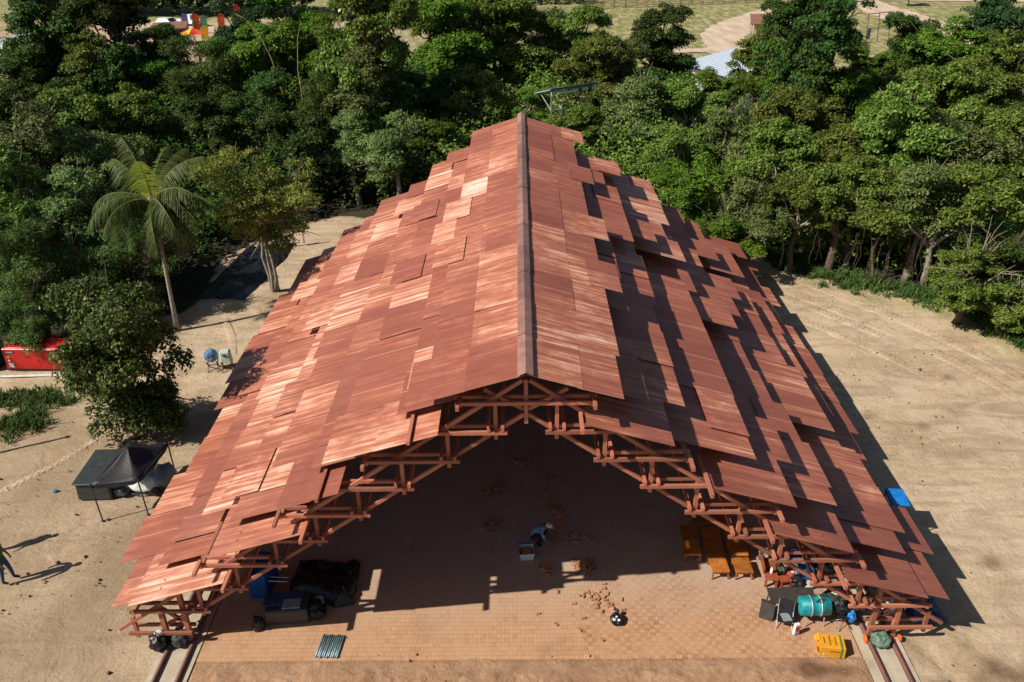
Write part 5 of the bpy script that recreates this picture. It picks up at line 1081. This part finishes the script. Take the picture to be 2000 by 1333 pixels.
t = empty('portable_toilet', (-70.5, 144.5, 0), label='small teal cabin beside the red car at the far wood', cat='cabin'); MB().box((0, 0, 1.1), (1.2, 1.2, 2.2)).build('body', M['teal_paint'], t, bevel=.03); MB().box((0, 0, 2.28), (1.3, 1.3, .16), taper=.8).build('roof', M['white_plastic'], t)
def banner(x, y, h, mat, label):
    t = empty('feather_banner', (x, y, 0), R(20), label=label, cat='banner', group='feather banners by the car park')
    h *= .58
    MB().tube([(0, 0, 0), (0, 0, h * .8), (.1, 0, h * .95), (.45, 0, h)], .04, 6).build('pole', M['dark_steel'], t)
    mb = MB(); L = [(.06, h * .25), (.06, h * .8), (.16, h * .95), (.5, h), (.95, h * .9), (.9, h * .5), (.8, h * .27)]
    for s in (-.012, .012): mb.bm.faces.new([mb.bm.verts.new((a, s, b)) for a, b in L][::1 if s > 0 else -1])
    mb.build('cloth', M[mat], t)
for x, y, h, mt, lb in ((-44.6, 120, 6.2, 'orange_flag', 'tall orange feather banner, leftmost of the bright group'), (-43.2, 119, 5.6, 'green_flag', 'pale green feather banner right of the tall orange one'), (-41.8, 122, 5.8, 'orange_flag', 'second orange feather banner left of the red one'), (-40.0, 124, 7.2, 'red_flag', 'tall red feather banner near the right end'), (-38.5, 120, 5.2, 'white_flag', 'white feather banner at the right end'), (-47.6, 124, 5.4, 'purple_flag', 'purple feather banner beside the white pickup'), (-37.2, 122, 5.0, 'orange_flag', 'rightmost orange feather banner'), (-42.6, 117, 4.2, 'yellow_flag', 'short yellow feather banner under the orange ones')): banner(x, y, h, mt, lb)
t = empty('parasol', (-42.0, 112.5, 0), label='orange, yellow and red parasol below the banners', cat='parasol'); MB().tube([(0, 0, 0), (0, 0, 2.5)], .05, 6).build('pole', M['galv'], t)
for k in range(8):
    a, b = k * math.pi / 4, (k + 1) * math.pi / 4; mb = MB(); mb.bm.faces.new([mb.bm.verts.new(q) for q in ((0, 0, 2.75), (1.7 * math.cos(a), 1.7 * math.sin(a), 2.1), (1.7 * math.cos(b), 1.7 * math.sin(b), 2.1))]); mb.build('panel', M[('orange_flag', 'yellow_flag', 'red_flag', 'orange_flag')[k % 4]], t)
t = empty('market_stall', (-46.8, 117.5, 0), R(12), label='dark market stall with a reddish awning left of the orange banner', cat='stall'); MB().box((0, 0, 1.1), (4.0, 2.4, 2.2)).build('counter', M['charcoal_tarp'], t); MB().box((0, -.2, 2.4), (4.6, 3.2, .16), Matrix.Rotation(R(8), 3, 'X')).build('awning', M['hut_brown'], t)
for sx in (-1, 1): MB().bar((sx * 2.1, -1.6, 0), (sx * 2.1, -1.6, 2.2), .08, .08).build('post', M['dark_steel'], t)
t = empty('dark_truck', (-33.5, 118.5, 0), R(10), label='dark truck at the right end of the car park', cat='truck'); MB().box((0, 0, 1.2), (3.4, 1.8, 1.5)).build('cargo_box', M['dark_steel'], t, bevel=.05); MB().box((2.3, 0, .95), (1.2, 1.7, 1.2), taper=.85).build('cab', M['white_plastic'], t, bevel=.05)
for sx in (-1, 1.8):
    for sy in (-1, 1): MB().lathe([(0, -.12), (.4, -.12), (.4, .12), (0, .12)], 12, (sx, sy * .85, .4), Matrix.Rotation(R(90), 3, 'X')).build('wheel', M['rubber'], t)
t = empty('white_dome', (-24.5, 141, 0), label='white dome roof peeking between tree tops at the top edge', cat='dome'); MB().lathe([(4.2, 0), (4.2, 2.0), (3.9, 3.4), (3.0, 4.8), (1.6, 5.6), (.2, 5.9)], 24).build('shell', M['wall_white'], t, smooth=True); MB().lathe([(4.3, 0), (4.3, .4)], 24).build('base_ring', M['concrete'], t)
drape('rubble_heap', -64, -54.5, 108, 116, 18, 2.2, 41, M['brick_loose'], 'heap of reddish rubble at the left border beside the pale yard', 'rubble heap'); drape('covered_stack', -72, -61, 116, 124, 18, 1.8, 43, M['grey_sheet'], 'grey sheeted stack behind the rubble heap at the left border', 'covered stack')

# white shed with pale blue roof
A_, B_ = Vector((16.17, 80.91, 0)), Vector((18.6, 74.9, 0)); ex = (B_ - A_).normalized(); nrm = Vector((-ex.y, ex.x, 0))
t = empty('white_shed', (A_ + B_) / 2, math.atan2(ex.y, ex.x), label='long white shed with a pale blue metal roof beside the dirt track', cat='shed')
MB().box((0, 2.6, 1.45), (9.0, 5.0, 2.9)).build('wall', M['wall_white'], t)
rf = MB().box((0, 2.6, 3.35), (9.6, 5.8, .1), Matrix.Rotation(R(9), 3, 'X')).build('roof', M['roof_blue'], t)
for k in range(19): MB().box((-4.6 + k * .51, 2.6, 3.42), (.05, 5.8, .05), Matrix.Rotation(R(9), 3, 'X')).build('roof_rib', M['roof_blue'], rf)
MB().box((0, -.34, 2.86), (9.6, .12, .16)).build('gutter', M['dark_steel'], t); MB().box((-1.5, .08, 1.0), (1.0, .06, 2.0)).build('door', M['roof_blue'], t)
for k in range(12): MB().box((-4.2 + .76 * k, .085, 1.4), (.05, .04, 2.8)).build('wall_seam', M['galv'], t)

# solar rack behind the ridge
t = empty('solar_rack', (3.45, 55.85, 1.42), R(32), label='blue solar panel rack on pale steel frames among the tree tops', cat='solar rack')
L_ = 3.7
pn = MB().box((0, .9, 4.72), (L_, 2.2, .06), Matrix.Rotation(R(-16), 3, 'X')).build('panel_frame', M['galv'], t)
for k in range(5): MB().box((-1.48 + .74 * k, .9, 4.77), (.70, 2.1, .03), Matrix.Rotation(R(-16), 3, 'X')).build('panel', M['pv_blue'], t)
MB().box((0, -.16, 5.02), (L_ + .1, .06, .12)).build('edge_beam', M['pv_blue'], t)
for k in range(5):
    x = -1.65 + .82 * k; fr = MB().bar((x, -.1, 4.9), (x, 1.9, 4.3), .04, .07).build('rafter', M['galv'], t); MB().bar((x, .1, 4.8), (x, .1, -1.42), .045, .045).build('post', M['galv'], t); MB().bar((x, .1, 3.6), (x, 1.3, 4.45), .05, .05).build('strut', M['galv'], t); MB().box((x + .15, -.05, 4.72), (.5, .04, .22)).build('junction_box', M['white_plastic'], t)
MB().bar((-1.65, .1, 3.6), (1.65, .1, 3.6), .05, .05).build('cross_rail', M['galv'], t)

# hut, frame, fence and bush in the field
t = empty('field_hut', (32.6, 117.5, 0), R(-10), label='small brown-roofed hut beside the dirt track in the field', cat='hut')
MB().box((0, 0, 1.9), (3.6, 3.4, .12), Matrix.Rotation(R(14), 3, 'X')).build('roof', M['hut_brown'], t); MB().box((0, .6, .75), (2.6, 1.6, 1.4)).build('wall', M['concrete'], t)
for sx in (-1, 1):
    for sy in (-1, 1): MB().bar((sx * 1.6, sy * 1.5, 0), (sx * 1.6, sy * 1.5, 1.9 + sy * .35), .1, .1).build('post', M['bark_pale'], t)
t = empty('metal_frame', (45.0, 110.0, 0), R(25), label='thin brown swing-like metal frame standing on the grass field', cat='frame')
for sx in (-1, 0, 1): MB().bar((sx * 1.9, 0, 0), (sx * 1.8, .4, 3.4), .08, .08).build('post', M['hut_brown'], t)
MB().bar((-1.9, .4, 3.4), (1.9, .4, 3.4), .08, .08).build('top_bar', M['hut_brown'], t); MB().bar((-1.9, .2, 1.7), (1.9, .2, 1.7), .06, .06).build('mid_bar', M['hut_brown'], t); MB().box((-1.5, .15, 1.1), (.5, .1, 1.3)).build('blue_panel', M['cooler_blue'], t)
t = empty('field_fence', (28, 149, 0), label='long brown post and mesh fence across the far field', cat='fence')
P0, P1 = Vector((12, 146, 0)), Vector((42, 151.5, 0)); nP = 17
for k in range(nP):
    p_ = P0.lerp(P1, k / (nP - 1)) - Vector((28, 149, 0)); MB().bar(p_, p_ + Vector((0, 0, 2.2)), .12, .12).build('post', M['fence_brown'], t)
for z in (.35, .75, 1.15, 1.55, 1.95): MB().bar(P0 - Vector((28, 149, -z)), P1 - Vector((28, 149, -z)), .03, .05).build('wire_rail', M['fence_brown'], t)
mb = MB()
for k in range(190): p_ = P0.lerp(P1, k / 189) - Vector((28, 149, 0)); mb.bar(p_ + Vector((0, .04, .1)), p_ + Vector((0, .04, 2.0)), .03, .03)
mb.build('mesh_infill', M['fence_brown'], t, kind='stuff')
t = empty('field_bush', (62.5, 143.5, 0), label='lone round bush on the grass field at the top right', cat='bush')
cm, tm, lm = VAR[0][1]
link('crown', cm, None, t, (0, 0, 1.7), scale=(2.0, 2.0, 1.9)); link('trunk', tm, None, t, (0, 0, 0), scale=(2, 2, 1.2))
